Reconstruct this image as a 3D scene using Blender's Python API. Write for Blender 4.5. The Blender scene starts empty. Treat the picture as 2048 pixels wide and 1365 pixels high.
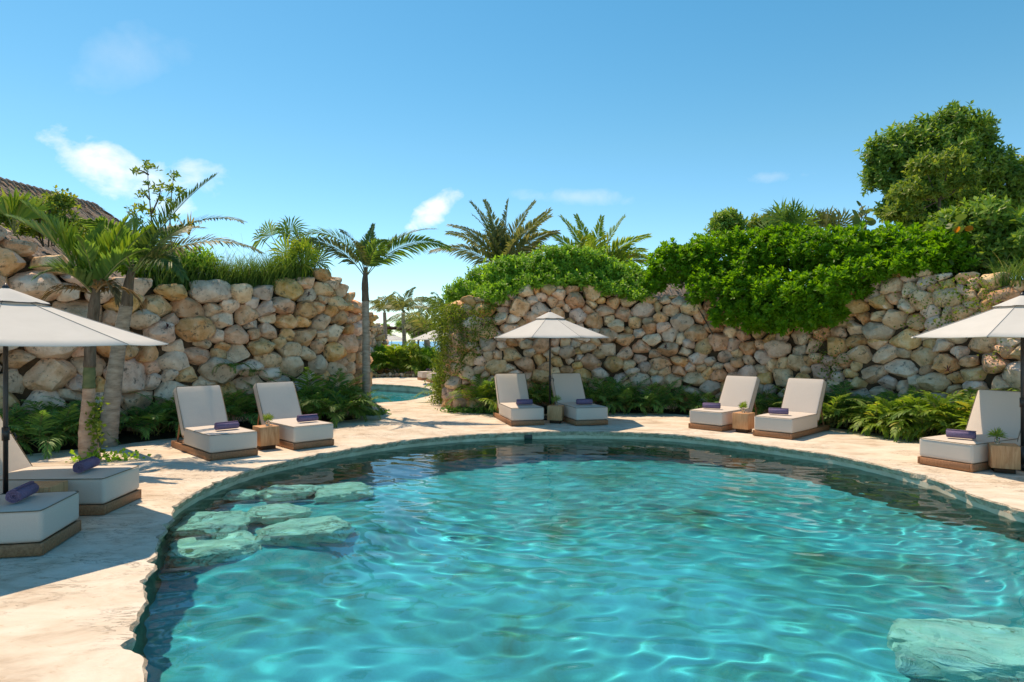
import bpy, bmesh, math, random
import numpy as np
from mathutils import Vector, Matrix, noise
from mathutils.geometry import delaunay_2d_cdt
R = math.radians
rnd = random.Random(7)
rng = np.random.default_rng(11)
sc = bpy.context.scene
col = sc.collection

# ------------------------------------------------------------------ camera, sky, sun, exposure
F, CH = 1300.0, 2.0                      # focal length in photograph pixels, eye height in metres
cam = bpy.data.cameras.new('camera')
cam.sensor_width = 36.0
cam.lens = 36.0 * F / 2048.0
cam.clip_start, cam.clip_end = 0.05, 30000
cam_o = bpy.data.objects.new('camera', cam)
cam_o.location = (0, 0, CH)
cam_o.rotation_euler = (R(90), 0, 0)
col.objects.link(cam_o)
sc.camera = cam_o

SUN_EL = R(62)
SUN_DIR = Vector((-0.64 * math.cos(SUN_EL), 0.768 * math.cos(SUN_EL), math.sin(SUN_EL))).normalized()  # towards the sun
world = bpy.data.worlds.new('World')
sc.world = world
world.use_nodes = True
wn = world.node_tree
wn.nodes.clear()


def node(nt, kind, **kw):
    n = nt.nodes.new(kind)
    for k, v in kw.items():
        if k.startswith('i_'):
            n.inputs[k[2:].replace('_', ' ')].default_value = v
        else:
            setattr(n, k, v)
    return n


def ramp(nt, stops, fac=None):
    n = nt.nodes.new('ShaderNodeValToRGB')
    e = n.color_ramp.elements
    while len(e) < len(stops):
        e.new(0.5)
    for q, (p, c) in zip(e, stops):
        q.position = p
        q.color = (*c, 1) if len(c) == 3 else c
    if fac is not None:
        nt.links.new(fac, n.inputs[0])
    return n


def math_n(nt, op, a, b=None, clamp=False):
    n = nt.nodes.new('ShaderNodeMath')
    n.operation = op
    n.use_clamp = clamp
    for i, v in enumerate((a, b)):
        if v is None:
            continue
        if isinstance(v, (int, float)):
            n.inputs[i].default_value = v
        else:
            nt.links.new(v, n.inputs[i])
    return n.outputs[0]


SKY_STRENGTH = 0.15
sky = node(wn, 'ShaderNodeTexSky', sky_type='NISHITA', sun_disc=False, sun_elevation=SUN_EL,
           sun_rotation=math.atan2(SUN_DIR.x, SUN_DIR.y), altitude=0.0, air_density=1.0, dust_density=0.15, ozone_density=3.0)
hs = node(wn, 'ShaderNodeHueSaturation')
hs.inputs['Saturation'].default_value = 1.38
hs.inputs['Hue'].default_value = 0.487
wn.links.new(sky.outputs[0], hs.inputs['Color'])
geo = node(wn, 'ShaderNodeTexCoord')
sepz = node(wn, 'ShaderNodeSeparateXYZ')
wn.links.new(geo.outputs['Generated'], sepz.inputs[0])
hz = ramp(wn, [(0.0, (0.62, 0.93, 1.30)), (0.10, (0.74, 0.97, 1.18)), (0.28, (1.0, 1.0, 1.0)), (0.6, (1.0, 1.0, 1.0))], sepz.outputs['Z'])
hm = node(wn, 'ShaderNodeMixRGB', blend_type='MULTIPLY')
hm.inputs[0].default_value = 1.0
wn.links.new(hs.outputs[0], hm.inputs[1])
wn.links.new(hz.outputs[0], hm.inputs[2])
cur = hm.outputs[0]


def sky_dir(X, Y):
    return Vector(((X - 1024) / F, 1.0, (682.5 - Y) / F)).normalized()


def cloud(prev, X, Y, ax, s1, s2, scale, dens, soft, seed):
    """a small fair-weather cloud: noise in sky direction, kept near one direction"""
    c = sky_dir(X, Y)
    a1 = (sky_dir(X + ax[0], Y + ax[1]) - sky_dir(X, Y)).normalized()
    a2 = c.cross(a1).normalized()

    def dot(v):
        n = node(wn, 'ShaderNodeVectorMath', operation='DOT_PRODUCT')
        wn.links.new(geo.outputs['Generated'], n.inputs[0])
        n.inputs[1].default_value = v
        return n.outputs['Value']
    p = math_n(wn, 'DIVIDE', math_n(wn, 'SUBTRACT', dot(a1), c.dot(a1)), s1)
    q = math_n(wn, 'DIVIDE', math_n(wn, 'SUBTRACT', dot(a2), c.dot(a2)), s2)
    d2 = math_n(wn, 'ADD', math_n(wn, 'MULTIPLY', p, p), math_n(wn, 'MULTIPLY', q, q))
    mp = node(wn, 'ShaderNodeMapping')
    mp.inputs['Location'].default_value = (seed, seed * .7, seed * 1.3)
    mp.inputs['Scale'].default_value = (1, 1, 1.5)
    wn.links.new(geo.outputs['Generated'], mp.inputs[0])
    nz = node(wn, 'ShaderNodeTexNoise', i_Scale=scale, i_Detail=7.0, i_Roughness=0.58, i_Distortion=0.25)
    wn.links.new(mp.outputs[0], nz.inputs['Vector'])
    f = math_n(wn, 'SUBTRACT', math_n(wn, 'ADD', math_n(wn, 'MULTIPLY', nz.outputs['Fac'], 1.6), 0.02), math_n(wn, 'MULTIPLY', d2, 0.55))
    f = math_n(wn, 'DIVIDE', math_n(wn, 'SUBTRACT', f, 0.48), soft, True)
    ahead = math_n(wn, 'GREATER_THAN', dot(c), 0.5)
    f = math_n(wn, 'MULTIPLY', math_n(wn, 'MULTIPLY', f, dens), ahead)
    mx = node(wn, 'ShaderNodeMixRGB')
    wn.links.new(f, mx.inputs[0])
    wn.links.new(prev, mx.inputs[1])
    mx.inputs[2].default_value = (6.8, 7.3, 7.9, 1)
    return mx.outputs[0]


cur = cloud(cur, 235, 345, (120, 50), 0.105, 0.046, 15.0, 0.80, 0.62, 3.1)
cur = cloud(cur, 395, 362, (90, 10), 0.060, 0.034, 16.0, 0.50, 0.60, 8.3)
cur = cloud(cur, 868, 418, (-60, 60), 0.060, 0.025, 17.0, 0.70, 0.50, 5.7)
cur = cloud(cur, 1160, 395, (90, 4), 0.130, 0.016, 16.0, 0.22, 0.70, 1.9)
cur = cloud(cur, 1560, 352, (90, -10), 0.060, 0.012, 18.0, 0.20, 0.70, 4.4)
cur = cloud(cur, 250, 120, (90, -20), 0.110, 0.040, 10.0, 0.12, 0.70, 6.2)
bg = node(wn, 'ShaderNodeBackground')
bg.inputs[1].default_value = SKY_STRENGTH
wn.links.new(cur, bg.inputs[0])
wo = node(wn, 'ShaderNodeOutputWorld')
wn.links.new(bg.outputs[0], wo.inputs[0])

sun = bpy.data.lights.new('sun', 'SUN')
sun.energy = 3.7
sun.angle = R(0.53)
sun.color = (1.0, 0.94, 0.84)
sun.cycles.is_caustics_light = True
sun_o = bpy.data.objects.new('sun', sun)
sun_o.rotation_euler = SUN_DIR.to_track_quat('Z', 'Y').to_euler()
sun_o.location = SUN_DIR * 60
col.objects.link(sun_o)

sc.view_settings.view_transform = 'Standard'
sc.view_settings.look = 'None'
sc.view_settings.exposure = 0.36
sc.view_settings.gamma = 1.0
sc.view_settings.use_curve_mapping = False
sc.view_settings.use_white_balance = True
sc.view_settings.white_balance_temperature = 8800
sc.view_settings.white_balance_tint = 17
sc.cycles.use_denoising = True
sc.cycles.max_bounces = 10
sc.cycles.transparent_max_bounces = 12
sc.cycles.transmission_bounces = 8
sc.cycles.sample_clamp_indirect = 6.0
sc.cycles.blur_glossy = 0.3


# ------------------------------------------------------------------ helpers
def g(X, Y, z=0.0):
    """where the sight line of photograph pixel (X, Y) meets height z"""
    D = (CH - z) * F / (Y - 682.5)
    return Vector(((X - 1024) / F * D, D, z))


def pd(X, Y, D):
    return Vector(((X - 1024) / F * D, D, CH - (Y - 682.5) / F * D))


def tag(o, label=None, cat=None, group=None, kind=None):
    if label: o['label'] = label
    if cat: o['category'] = cat
    if group: o['group'] = group
    if kind: o['kind'] = kind
    return o


def empty(name, loc, rz=0.0, label=None, cat=None, group=None):
    o = bpy.data.objects.new(name, None)
    o.empty_display_size = 0.2
    o.location = loc
    o.rotation_euler = (0, 0, rz)
    col.objects.link(o)
    return tag(o, label, cat, group)


CH_OF = {}


def link(name, me, parent=None, loc=None):
    o = bpy.data.objects.new(name, me)
    col.objects.link(o)
    if parent is not None:
        o.parent = parent
        CH_OF.setdefault(parent.name, []).append(o)
    if loc is not None:
        o.location = loc
    return o


def copy_tree(o, parent=None):
    c = o.copy()
    col.objects.link(c)
    if parent is not None:
        c.parent = parent
        CH_OF.setdefault(parent.name, []).append(c)
    for ch in CH_OF.get(o.name, []):
        copy_tree(ch, c)
    return c


def mesh_np(name, V, T, mats, mi=None, smooth=False):
    me = bpy.data.meshes.new(name)
    V = np.asarray(V, dtype=np.float32)
    T = np.asarray(T, dtype=np.int32)
    k = T.shape[1]
    me.vertices.add(len(V))
    me.vertices.foreach_set('co', V.ravel())
    me.loops.add(T.size)
    me.loops.foreach_set('vertex_index', T.ravel())
    me.polygons.add(len(T))
    me.polygons.foreach_set('loop_start', np.arange(len(T), dtype=np.int32) * k)
    for m in mats:
        me.materials.append(m)
    if mi is not None:
        me.polygons.foreach_set('material_index', np.asarray(mi, dtype=np.int32))
    me.polygons.foreach_set('use_smooth', np.full(len(T), smooth))
    me.update(calc_edges=True)
    me.validate()
    return me


class Geo:
    """collects triangles from numpy blocks"""
    def __init__(s):
        s.V, s.T, s.M, s.n = [], [], [], 0

    def add(s, V, T, m=0):
        V = np.asarray(V, dtype=np.float64).reshape(-1, 3)
        T = np.asarray(T, dtype=np.int64).reshape(-1, 3)
        s.V.append(V)
        s.T.append(T + s.n)
        s.M.append(np.full(len(T), m))
        s.n += len(V)

    def inst(s, tpl, mats, locs, m=0):
        V, T = tpl
        W = np.einsum('nij,kj->nki', mats, V) + locs[:, None, :]
        k = len(V)
        TT = (T[None] + (np.arange(len(locs)) * k)[:, None, None]).reshape(-1, 3)
        s.add(W.reshape(-1, 3), TT, m)

    def tube(s, pts, rad, n=6, m=0, cap=True):
        pts = [Vector(p) for p in pts]
        if not hasattr(rad, '__len__'):
            rad = [rad] * len(pts)
        V, T = [], []
        ref = Vector((0.31, 0.2, 0.93)).normalized()
        for i, p in enumerate(pts):
            t = (pts[min(i + 1, len(pts) - 1)] - pts[max(i - 1, 0)]).normalized()
            a = t.cross(ref)
            if a.length < 0.05:
                a = t.cross(Vector((1, 0, 0)))
            a.normalize()
            b = t.cross(a)
            for k in range(n):
                q = 2 * math.pi * k / n
                V.append(p + (a * math.cos(q) + b * math.sin(q)) * rad[i])
        for i in range(len(pts) - 1):
            for k in range(n):
                A, B, C_, D = i * n + k, i * n + (k + 1) % n, (i + 1) * n + (k + 1) % n, (i + 1) * n + k
                T += [(A, B, C_), (A, C_, D)]
        if cap:
            c0 = len(V); V.append(pts[0])
            c1 = len(V); V.append(pts[-1])
            L = (len(pts) - 1) * n
            for k in range(n):
                T += [(c0, (k + 1) % n, k), (c1, L + k, L + (k + 1) % n)]
        s.add([tuple(v) for v in V], T, m)

    def box(s, c, size, m=0, M=None):
        x, y, z = [q / 2 for q in size]
        V = [(-x, -y, -z), (x, -y, -z), (x, y, -z), (-x, y, -z), (-x, -y, z), (x, -y, z), (x, y, z), (-x, y, z)]
        V = [Vector(v) for v in V]
        if M is not None:
            V = [M @ v for v in V]
        V = [tuple(v + Vector(c)) for v in V]
        Q = [(0, 3, 2, 1), (4, 5, 6, 7), (0, 1, 5, 4), (1, 2, 6, 5), (2, 3, 7, 6), (3, 0, 4, 7)]
        T = []
        for a, b, c_, d in Q:
            T += [(a, b, c_), (a, c_, d)]
        s.add(V, T, m)

    def mesh(s, name, mats, smooth=False):
        return mesh_np(name, np.concatenate(s.V), np.concatenate(s.T), mats, np.concatenate(s.M), smooth)

    def build(s, name, mats, parent=None, loc=None, smooth=False):
        if not isinstance(mats, (list, tuple)):
            mats = [mats]
        return link(name, s.mesh(name, mats, smooth), parent, loc)


def bevel_box(name, size, bev, seg, mat, parent, loc=(0, 0, 0), rot=(0, 0, 0), puff=0.0, sub=1):
    bm = bmesh.new()
    bmesh.ops.create_cube(bm, size=1.0)
    for v in bm.verts:
        v.co = Vector((v.co.x * size[0], v.co.y * size[1], v.co.z * size[2]))
    bmesh.ops.bevel(bm, geom=bm.edges[:], offset=bev, segments=seg, profile=0.5, affect='EDGES')
    if sub > 1:
        big = [f for f in bm.faces if f.calc_area() > 0.02]
        ed = list({e for f in big for e in f.edges})
        bmesh.ops.subdivide_edges(bm, edges=ed, cuts=sub, use_grid_fill=True)
    if puff:
        for v in bm.verts:
            a = (1 - (2 * v.co.x / size[0]) ** 2) * (1 - (2 * v.co.y / size[1]) ** 2)
            v.co.z += puff * max(a, 0) * (1 if v.co.z > 0 else 0)
            v.co.z += 0.004 * noise.noise(v.co * 4.0)
    me = bpy.data.meshes.new(name)
    bm.to_mesh(me)
    bm.free()
    me.materials.append(mat)
    me.polygons.foreach_set('use_smooth', [True] * len(me.polygons))
    o = link(name, me, parent)
    o.location = loc
    o.rotation_euler = rot
    return o


def catmull(P, step=0.1, closed=False):
    P = [Vector(p) for p in P]
    n = len(P)
    out = []
    segs = n if closed else n - 1
    for i in range(segs):
        if closed:
            a, b, c, d = P[(i - 1) % n], P[i], P[(i + 1) % n], P[(i + 2) % n]
        else:
            a, b, c, d = P[max(i - 1, 0)], P[i], P[i + 1], P[min(i + 2, n - 1)]
        k = max(2, int((c - b).length / step))
        for j in range(k):
            t = j / k
            out.append(0.5 * ((2 * b) + (c - a) * t + (2 * a - 5 * b + 4 * c - d) * t * t + (3 * b - a - 3 * c + d) * t ** 3))
    if not closed:
        out.append(P[-1])
    return out


# ------------------------------------------------------------------ materials
def new_mat(name):
    m = bpy.data.materials.new(name)
    m.use_nodes = True
    m.node_tree.nodes.clear()
    return m, m.node_tree


def pmat(name, cols, scale=4.0, detail=6.0, rough=0.7, bump=0.3, bscale=20.0, bdist=0.02, spec=0.3, stretch=(1, 1, 1),
         hue_var=0.0, val_var=0.0, blotch=None, coat=0.0, trans=0.0, tcol=None, distort=0.0, coords='Object', cracks=0.0):
    """noise-mottled surface; val_var / hue_var vary it per object and per loose piece"""
    m, nt = new_mat(name)
    out = node(nt, 'ShaderNodeOutputMaterial')
    bs = node(nt, 'ShaderNodeBsdfPrincipled')
    bs.inputs['Roughness'].default_value = rough
    bs.inputs['Specular IOR Level'].default_value = spec
    tc = node(nt, 'ShaderNodeTexCoord')
    oi = node(nt, 'ShaderNodeObjectInfo')
    gi = node(nt, 'ShaderNodeNewGeometry')
    rsum = math_n(nt, 'FRACT', math_n(nt, 'ADD', math_n(nt, 'MULTIPLY', oi.outputs['Random'], 7.31), gi.outputs['Random Per Island']))
    off = node(nt, 'ShaderNodeVectorMath', operation='SCALE')
    off.inputs[0].default_value = (37.0, 19.0, 53.0)
    nt.links.new(oi.outputs['Random'], off.inputs['Scale'])
    add = node(nt, 'ShaderNodeVectorMath', operation='ADD')
    nt.links.new(tc.outputs[coords], add.inputs[0])
    nt.links.new(off.outputs[0], add.inputs[1])
    mp = node(nt, 'ShaderNodeMapping')
    mp.inputs['Scale'].default_value = stretch
    nt.links.new(add.outputs[0], mp.inputs[0])
    vec = mp.outputs[0]
    nz = node(nt, 'ShaderNodeTexNoise', i_Scale=scale, i_Detail=detail, i_Roughness=0.62, i_Distortion=distort)
    nt.links.new(vec, nz.inputs['Vector'])
    c = ramp(nt, cols, nz.outputs['Fac']).outputs[0]
    if blotch:                                   # (colour, scale, lo, hi): crust, lichen, stains
        b = node(nt, 'ShaderNodeTexNoise', i_Scale=blotch[1], i_Detail=8.0, i_Roughness=0.7)
        nt.links.new(vec, b.inputs['Vector'])
        br = ramp(nt, [(blotch[2], (0, 0, 0)), (blotch[3], (1, 1, 1))], b.outputs['Fac'])
        mx = node(nt, 'ShaderNodeMixRGB')
        nt.links.new(br.outputs[0], mx.inputs[0])
        nt.links.new(c, mx.inputs[1])
        mx.inputs[2].default_value = (*blotch[0], 1)
        c = mx.outputs[0]
    crk = None
    if cracks:                                   # thin wandering cracks: where a stretched noise crosses its middle
        cm = node(nt, 'ShaderNodeMapping')
        cm.inputs['Scale'].default_value = (1.0, 2.6, 1.0)
        cm.inputs['Rotation'].default_value = (0, 0, 0.35)
        nt.links.new(vec, cm.inputs[0])
        c1 = node(nt, 'ShaderNodeTexNoise', i_Scale=cracks, i_Detail=10.0, i_Roughness=0.66, i_Distortion=0.9)
        nt.links.new(cm.outputs[0], c1.inputs['Vector'])
        c2 = node(nt, 'ShaderNodeTexNoise', i_Scale=cracks * .45, i_Detail=3.0)
        nt.links.new(vec, c2.inputs['Vector'])
        ln = math_n(nt, 'ABSOLUTE', math_n(nt, 'SUBTRACT', c1.outputs['Fac'], 0.5))
        ln = math_n(nt, 'SUBTRACT', 1.0, math_n(nt, 'DIVIDE', ln, 0.016, True))
        gate = ramp(nt, [(0.46, (0, 0, 0)), (0.60, (1, 1, 1))], c2.outputs['Fac'])
        crk = math_n(nt, 'MULTIPLY', ln, gate.outputs[0])
        mc = node(nt, 'ShaderNodeMixRGB')
        nt.links.new(math_n(nt, 'MULTIPLY', crk, .75), mc.inputs[0])
        nt.links.new(c, mc.inputs[1])
        mc.inputs[2].default_value = (0.24, 0.16, 0.10, 1)
        c = mc.outputs[0]
    if hue_var or val_var:
        h = node(nt, 'ShaderNodeHueSaturation')
        r2 = math_n(nt, 'FRACT', math_n(nt, 'MULTIPLY', rsum, 17.3))
        r3 = math_n(nt, 'FRACT', math_n(nt, 'MULTIPLY', rsum, 41.7))
        nt.links.new(math_n(nt, 'ADD', math_n(nt, 'MULTIPLY', math_n(nt, 'SUBTRACT', rsum, 0.5), hue_var), 0.5), h.inputs['Hue'])
        nt.links.new(math_n(nt, 'ADD', math_n(nt, 'MULTIPLY', math_n(nt, 'SUBTRACT', r2, 0.5), val_var), 1.0), h.inputs['Value'])
        nt.links.new(math_n(nt, 'ADD', math_n(nt, 'MULTIPLY', r3, 0.7), 0.62), h.inputs['Saturation'])
        nt.links.new(c, h.inputs['Color'])
        c = h.outputs[0]
    nt.links.new(c, bs.inputs['Base Color'])
    if bump:
        n2 = node(nt, 'ShaderNodeTexNoise', i_Scale=bscale, i_Detail=9.0, i_Roughness=0.65)
        nt.links.new(vec, n2.inputs['Vector'])
        bp = node(nt, 'ShaderNodeBump', i_Strength=bump, i_Distance=bdist)
        hgt = n2.outputs['Fac']
        if crk is not None:
            hgt = math_n(nt, 'SUBTRACT', hgt, math_n(nt, 'MULTIPLY', crk, .5))
        nt.links.new(hgt, bp.inputs['Height'])
        nt.links.new(bp.outputs[0], bs.inputs['Normal'])
    if trans:
        tr = node(nt, 'ShaderNodeBsdfTranslucent')
        tr.inputs[0].default_value = (*tcol, 1)
        mx = node(nt, 'ShaderNodeMixShader')
        mx.inputs[0].default_value = trans
        nt.links.new(bs.outputs[0], mx.inputs[1])
        nt.links.new(tr.outputs[0], mx.inputs[2])
        nt.links.new(mx.outputs[0], out.inputs[0])
    else:
        nt.links.new(bs.outputs[0], out.inputs[0])
    return m


def leaf_mat(name, stops, tr=0.4, tgain=1.7, rough=0.5, spec=0.22):
    """leaf colour varies per leaf; part of the light goes through the blade"""
    m, nt = new_mat(name)
    out = node(nt, 'ShaderNodeOutputMaterial')
    bs = node(nt, 'ShaderNodeBsdfPrincipled')
    bs.inputs['Roughness'].default_value = rough
    bs.inputs['Specular IOR Level'].default_value = spec
    gi = node(nt, 'ShaderNodeNewGeometry')
    oi = node(nt, 'ShaderNodeObjectInfo')
    f = math_n(nt, 'ADD', math_n(nt, 'MULTIPLY', gi.outputs['Random Per Island'], 0.75), math_n(nt, 'MULTIPLY', oi.outputs['Random'], 0.25))
    c = ramp(nt, stops, f)
    nt.links.new(c.outputs[0], bs.inputs['Base Color'])
    t = node(nt, 'ShaderNodeBsdfTranslucent')
    mul = node(nt, 'ShaderNodeMixRGB', blend_type='MULTIPLY')
    mul.inputs[0].default_value = 1
    nt.links.new(c.outputs[0], mul.inputs[1])
    mul.inputs[2].default_value = (tgain * 1.1, tgain * 1.05, tgain * 0.55, 1)
    nt.links.new(mul.outputs[0], t.inputs[0])
    mx = node(nt, 'ShaderNodeMixShader')
    mx.inputs[0].default_value = tr
    nt.links.new(bs.outputs[0], mx.inputs[1])
    nt.links.new(t.outputs[0], mx.inputs[2])
    nt.links.new(mx.outputs[0], out.inputs[0])
    return m


M = {}
M['stone'] = pmat('limestone_boulder', [(0.25, (0.40, 0.215, 0.12)), (0.42, (0.70, 0.44, 0.27)), (0.58, (0.84, 0.58, 0.395)), (0.78, (0.88, 0.70, 0.53))],
                  scale=4.5, detail=12, rough=0.92, bump=1.0, bscale=13.0, bdist=0.045, spec=0.12, hue_var=0.03, val_var=0.42,
                  blotch=((0.19, 0.14, 0.10), 7.5, 0.55, 0.66))
M['core'] = pmat('wall_earth', [(0.3, (0.055, 0.035, 0.022)), (0.7, (0.11, 0.072, 0.045))], scale=5, rough=1.0, bump=0.8, bscale=8, spec=0.05)
M['soil'] = pmat('soil', [(0.3, (0.035, 0.025, 0.016)), (0.7, (0.085, 0.06, 0.038))], scale=6, rough=1.0, bump=1.0, bscale=14, bdist=0.03, spec=0.05)
M['deck'] = pmat('limestone_deck', [(0.30, (0.48, 0.37, 0.275)), (0.45, (0.64, 0.535, 0.425)), (0.58, (0.71, 0.62, 0.515)), (0.78, (0.79, 0.715, 0.62))],
                 scale=1.6, detail=12, rough=0.88, bump=0.55, bscale=11.0, bdist=0.02, spec=0.12, stretch=(1, 1.4, 1), distort=0.5, cracks=2.2,
                 blotch=((0.47, 0.34, 0.23), 7.0, 0.58, 0.74))
M['lip'] = pmat('broken_limestone', [(0.25, (0.22, 0.17, 0.12)), (0.5, (0.45, 0.37, 0.28)), (0.75, (0.66, 0.58, 0.47))],
                scale=9, detail=10, rough=0.95, bump=1.0, bscale=16, bdist=0.04, spec=0.1)
M['plaster'] = pmat('pool_plaster', [(0.3, (0.42, 0.34, 0.25)), (0.55, (0.60, 0.50, 0.385)), (0.8, (0.70, 0.61, 0.49))],
                    scale=2.2, detail=8, rough=0.75, bump=0.25, bscale=22, spec=0.25, stretch=(1, 1, .4), coords='Object')
M['plaster_shade_tone'] = pmat('pool_plaster_shade_tone', [(0.3, (0.045, 0.055, 0.036)), (0.55, (0.085, 0.10, 0.07)), (0.8, (0.13, 0.15, 0.11))], scale=2.2, detail=8, rough=0.75, bump=0.25, bscale=22, spec=0.2)  # same plaster darkened: the underwater wall's self-shade is painted into its colour
M['floor'] = pmat('pool_floor', [(0.30, (0.10, 0.25, 0.19)), (0.42, (0.035, 0.38, 0.39)), (0.55, (0.012, 0.49, 0.575)), (0.76, (0.03, 0.60, 0.705))],
                  scale=0.8, detail=11, rough=0.85, bump=0.3, bscale=20, spec=0.1, distort=0.8)
M['rock'] = pmat('submerged_rock', [(0.25, (0.58, 0.60, 0.50)), (0.5, (0.80, 0.80, 0.71)), (0.75, (0.86, 0.86, 0.80))],
                 scale=4, detail=9, rough=0.9, bump=0.9, bscale=9, bdist=0.03, spec=0.1, blotch=((0.24, 0.22, 0.13), 6.0, 0.58, 0.68), cracks=3.0)
M['fabric'] = pmat('outdoor_fabric', [(0.3, (0.575, 0.50, 0.44)), (0.7, (0.635, 0.56, 0.495))], scale=160, detail=2, rough=0.9, bump=0.35, bscale=7, bdist=0.012, spec=0.15)
M['piping'] = pmat('piping_cord', [(0.3, (0.16, 0.13, 0.09)), (0.7, (0.22, 0.18, 0.13))], scale=40, rough=0.9, bump=0.0, spec=0.1)
M['wood'] = pmat('teak', [(0.25, (0.20, 0.085, 0.040)), (0.5, (0.34, 0.155, 0.076)), (0.75, (0.44, 0.225, 0.120))], scale=3.0, detail=8, rough=0.55,
                 bump=0.25, bscale=14, bdist=0.004, spec=0.35, stretch=(1.2, 14, 14))
M['block'] = pmat('tropical_wood_block', [(0.28, (0.38, 0.165, 0.075)), (0.45, (0.56, 0.27, 0.125)), (0.6, (0.64, 0.345, 0.175)), (0.78, (0.70, 0.43, 0.24))],
                  scale=2.4, detail=7, rough=0.5, bump=0.2, bscale=12, bdist=0.004, spec=0.3, stretch=(9, 9, 1.0), distort=1.2)
M['plinth'] = pmat('dark_wood', [(0.3, (0.05, 0.025, 0.014)), (0.7, (0.085, 0.045, 0.025))], scale=6, rough=0.6, bump=0.1, spec=0.2)
M['towel'] = pmat('terry_towel', [(0.3, (0.145, 0.108, 0.195)), (0.7, (0.22, 0.17, 0.28))], scale=60, detail=4, rough=1.0, bump=1.0, bscale=130, bdist=0.006, spec=0.05)
M['towel_dark'] = pmat('dark_towel', [(0.3, (0.03, 0.025, 0.05)), (0.7, (0.05, 0.04, 0.075))], scale=60, rough=1.0, bump=0.6, bscale=130, bdist=0.006, spec=0.05)
M['canvas'] = pmat('parasol_canvas', [(0.3, (0.70, 0.69, 0.655)), (0.7, (0.76, 0.75, 0.715))], scale=3, detail=4, rough=0.9, bump=0.08, bscale=60, bdist=0.003,
                   spec=0.1, trans=0.28, tcol=(0.74, 0.72, 0.66))
M['metal'] = pmat('dark_metal', [(0.3, (0.018, 0.016, 0.017)), (0.7, (0.03, 0.027, 0.028))], scale=8, rough=0.4, bump=0.0, spec=0.5)
M['seam'] = pmat('seam_thread', [(0.3, (0.30, 0.29, 0.27)), (0.7, (0.36, 0.35, 0.33))], scale=20, rough=0.9, bump=0.0, spec=0.1)
M['trunk_gray'] = pmat('palm_trunk_gray', [(0.25, (0.169, 0.137, 0.104)), (0.5, (0.338, 0.286, 0.227)), (0.75, (0.468, 0.416, 0.345))], scale=5, detail=8, rough=0.9, bump=0.7, bscale=12,
                       bdist=0.015, spec=0.1, stretch=(1, 1, 3.5))
M['trunk_pink'] = pmat('palm_trunk_pink', [(0.25, (0.24, 0.144, 0.102)), (0.5, (0.456, 0.3, 0.216)), (0.75, (0.576, 0.42, 0.312))], scale=5, detail=8, rough=0.9, bump=0.6, bscale=12,
                       bdist=0.012, spec=0.1, stretch=(1, 1, 3.0))
M['trunk_green'] = pmat('palm_crownshaft', [(0.3, (0.07, 0.10, 0.035)), (0.7, (0.17, 0.19, 0.09))], scale=4, rough=0.6, bump=0.3, bscale=12, spec=0.25, stretch=(1, 1, 2))
M['fibre'] = pmat('palm_fibre', [(0.3, (0.09, 0.065, 0.045)), (0.7, (0.22, 0.17, 0.13))], scale=7, detail=9, rough=0.95, bump=1.0, bscale=18, bdist=0.02, spec=0.05, stretch=(3, 3, .6))
M['bark'] = pmat('bark', [(0.3, (0.09, 0.065, 0.045)), (0.7, (0.20, 0.155, 0.11))], scale=9, rough=0.95, bump=0.7, bscale=22, spec=0.1, stretch=(1, 1, .4))
M['thatch'] = pmat('thatch', [(0.25, (0.17, 0.122, 0.09)), (0.5, (0.33, 0.25, 0.195)), (0.78, (0.48, 0.385, 0.31))], scale=10, detail=10, rough=1.0, bump=1.0, bscale=22, bdist=0.06, spec=0.03,
                   stretch=(1, 1, .25))
M['rachis'] = pmat('frond_rib', [(0.3, (0.15, 0.17, 0.05)), (0.7, (0.24, 0.24, 0.09))], scale=6, rough=0.6, bump=0.0, spec=0.25)
M['rachis_br'] = pmat('frond_rib_brown', [(0.3, (0.20, 0.14, 0.08)), (0.7, (0.32, 0.24, 0.14))], scale=6, rough=0.7, bump=0.0, spec=0.2)
M['palm_dark'] = leaf_mat('palm_leaf_dark', [(0.0, (0.041, 0.094, 0.026)), (0.5, (0.079, 0.154, 0.041)), (0.85, (0.14, 0.216, 0.056)), (1, (0.244, 0.244, 0.094))], 0.30, 1.6)
M['palm_mid'] = leaf_mat('palm_leaf_mid', [(0.0, (0.053, 0.133, 0.028)), (0.5, (0.106, 0.213, 0.043)), (0.9, (0.186, 0.292, 0.062)), (1, (0.354, 0.283, 0.106))], 0.38, 1.8)
M['palm_bright'] = leaf_mat('palm_leaf_bright', [(0.0, (0.083, 0.172, 0.024)), (0.5, (0.158, 0.268, 0.039)), (0.85, (0.248, 0.33, 0.055)), (1, (0.413, 0.33, 0.083))], 0.42, 1.8)
M['palm_olive'] = leaf_mat('palm_leaf_olive', [(0.0, (0.09, 0.127, 0.044)), (0.5, (0.166, 0.203, 0.074)), (1, (0.3, 0.277, 0.127))], 0.35, 1.6)
M['palm_brown'] = leaf_mat('palm_leaf_brown', [(0.0, (0.12, 0.070, 0.030)), (0.5, (0.20, 0.125, 0.055)), (1, (0.32, 0.20, 0.09))], 0.3, 1.4, 0.7, 0.15)
M['areca'] = leaf_mat('areca_leaf', [(0.0, (0.051, 0.147, 0.036)), (0.5, (0.111, 0.257, 0.06)), (1, (0.221, 0.406, 0.088))], 0.28, 1.6)
M['hedge'] = leaf_mat('hedge_leaf', [(0.0, (0.094, 0.237, 0.029)), (0.5, (0.185, 0.382, 0.046)), (1, (0.34, 0.547, 0.07))], 0.42, 1.7, 0.45, 0.28)
M['scaevola'] = leaf_mat('paddle_leaf', [(0.0, (0.067, 0.202, 0.013)), (0.5, (0.106, 0.269, 0.018)), (1, (0.168, 0.347, 0.029))], 0.45, 1.8, 0.45, 0.28)
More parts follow.
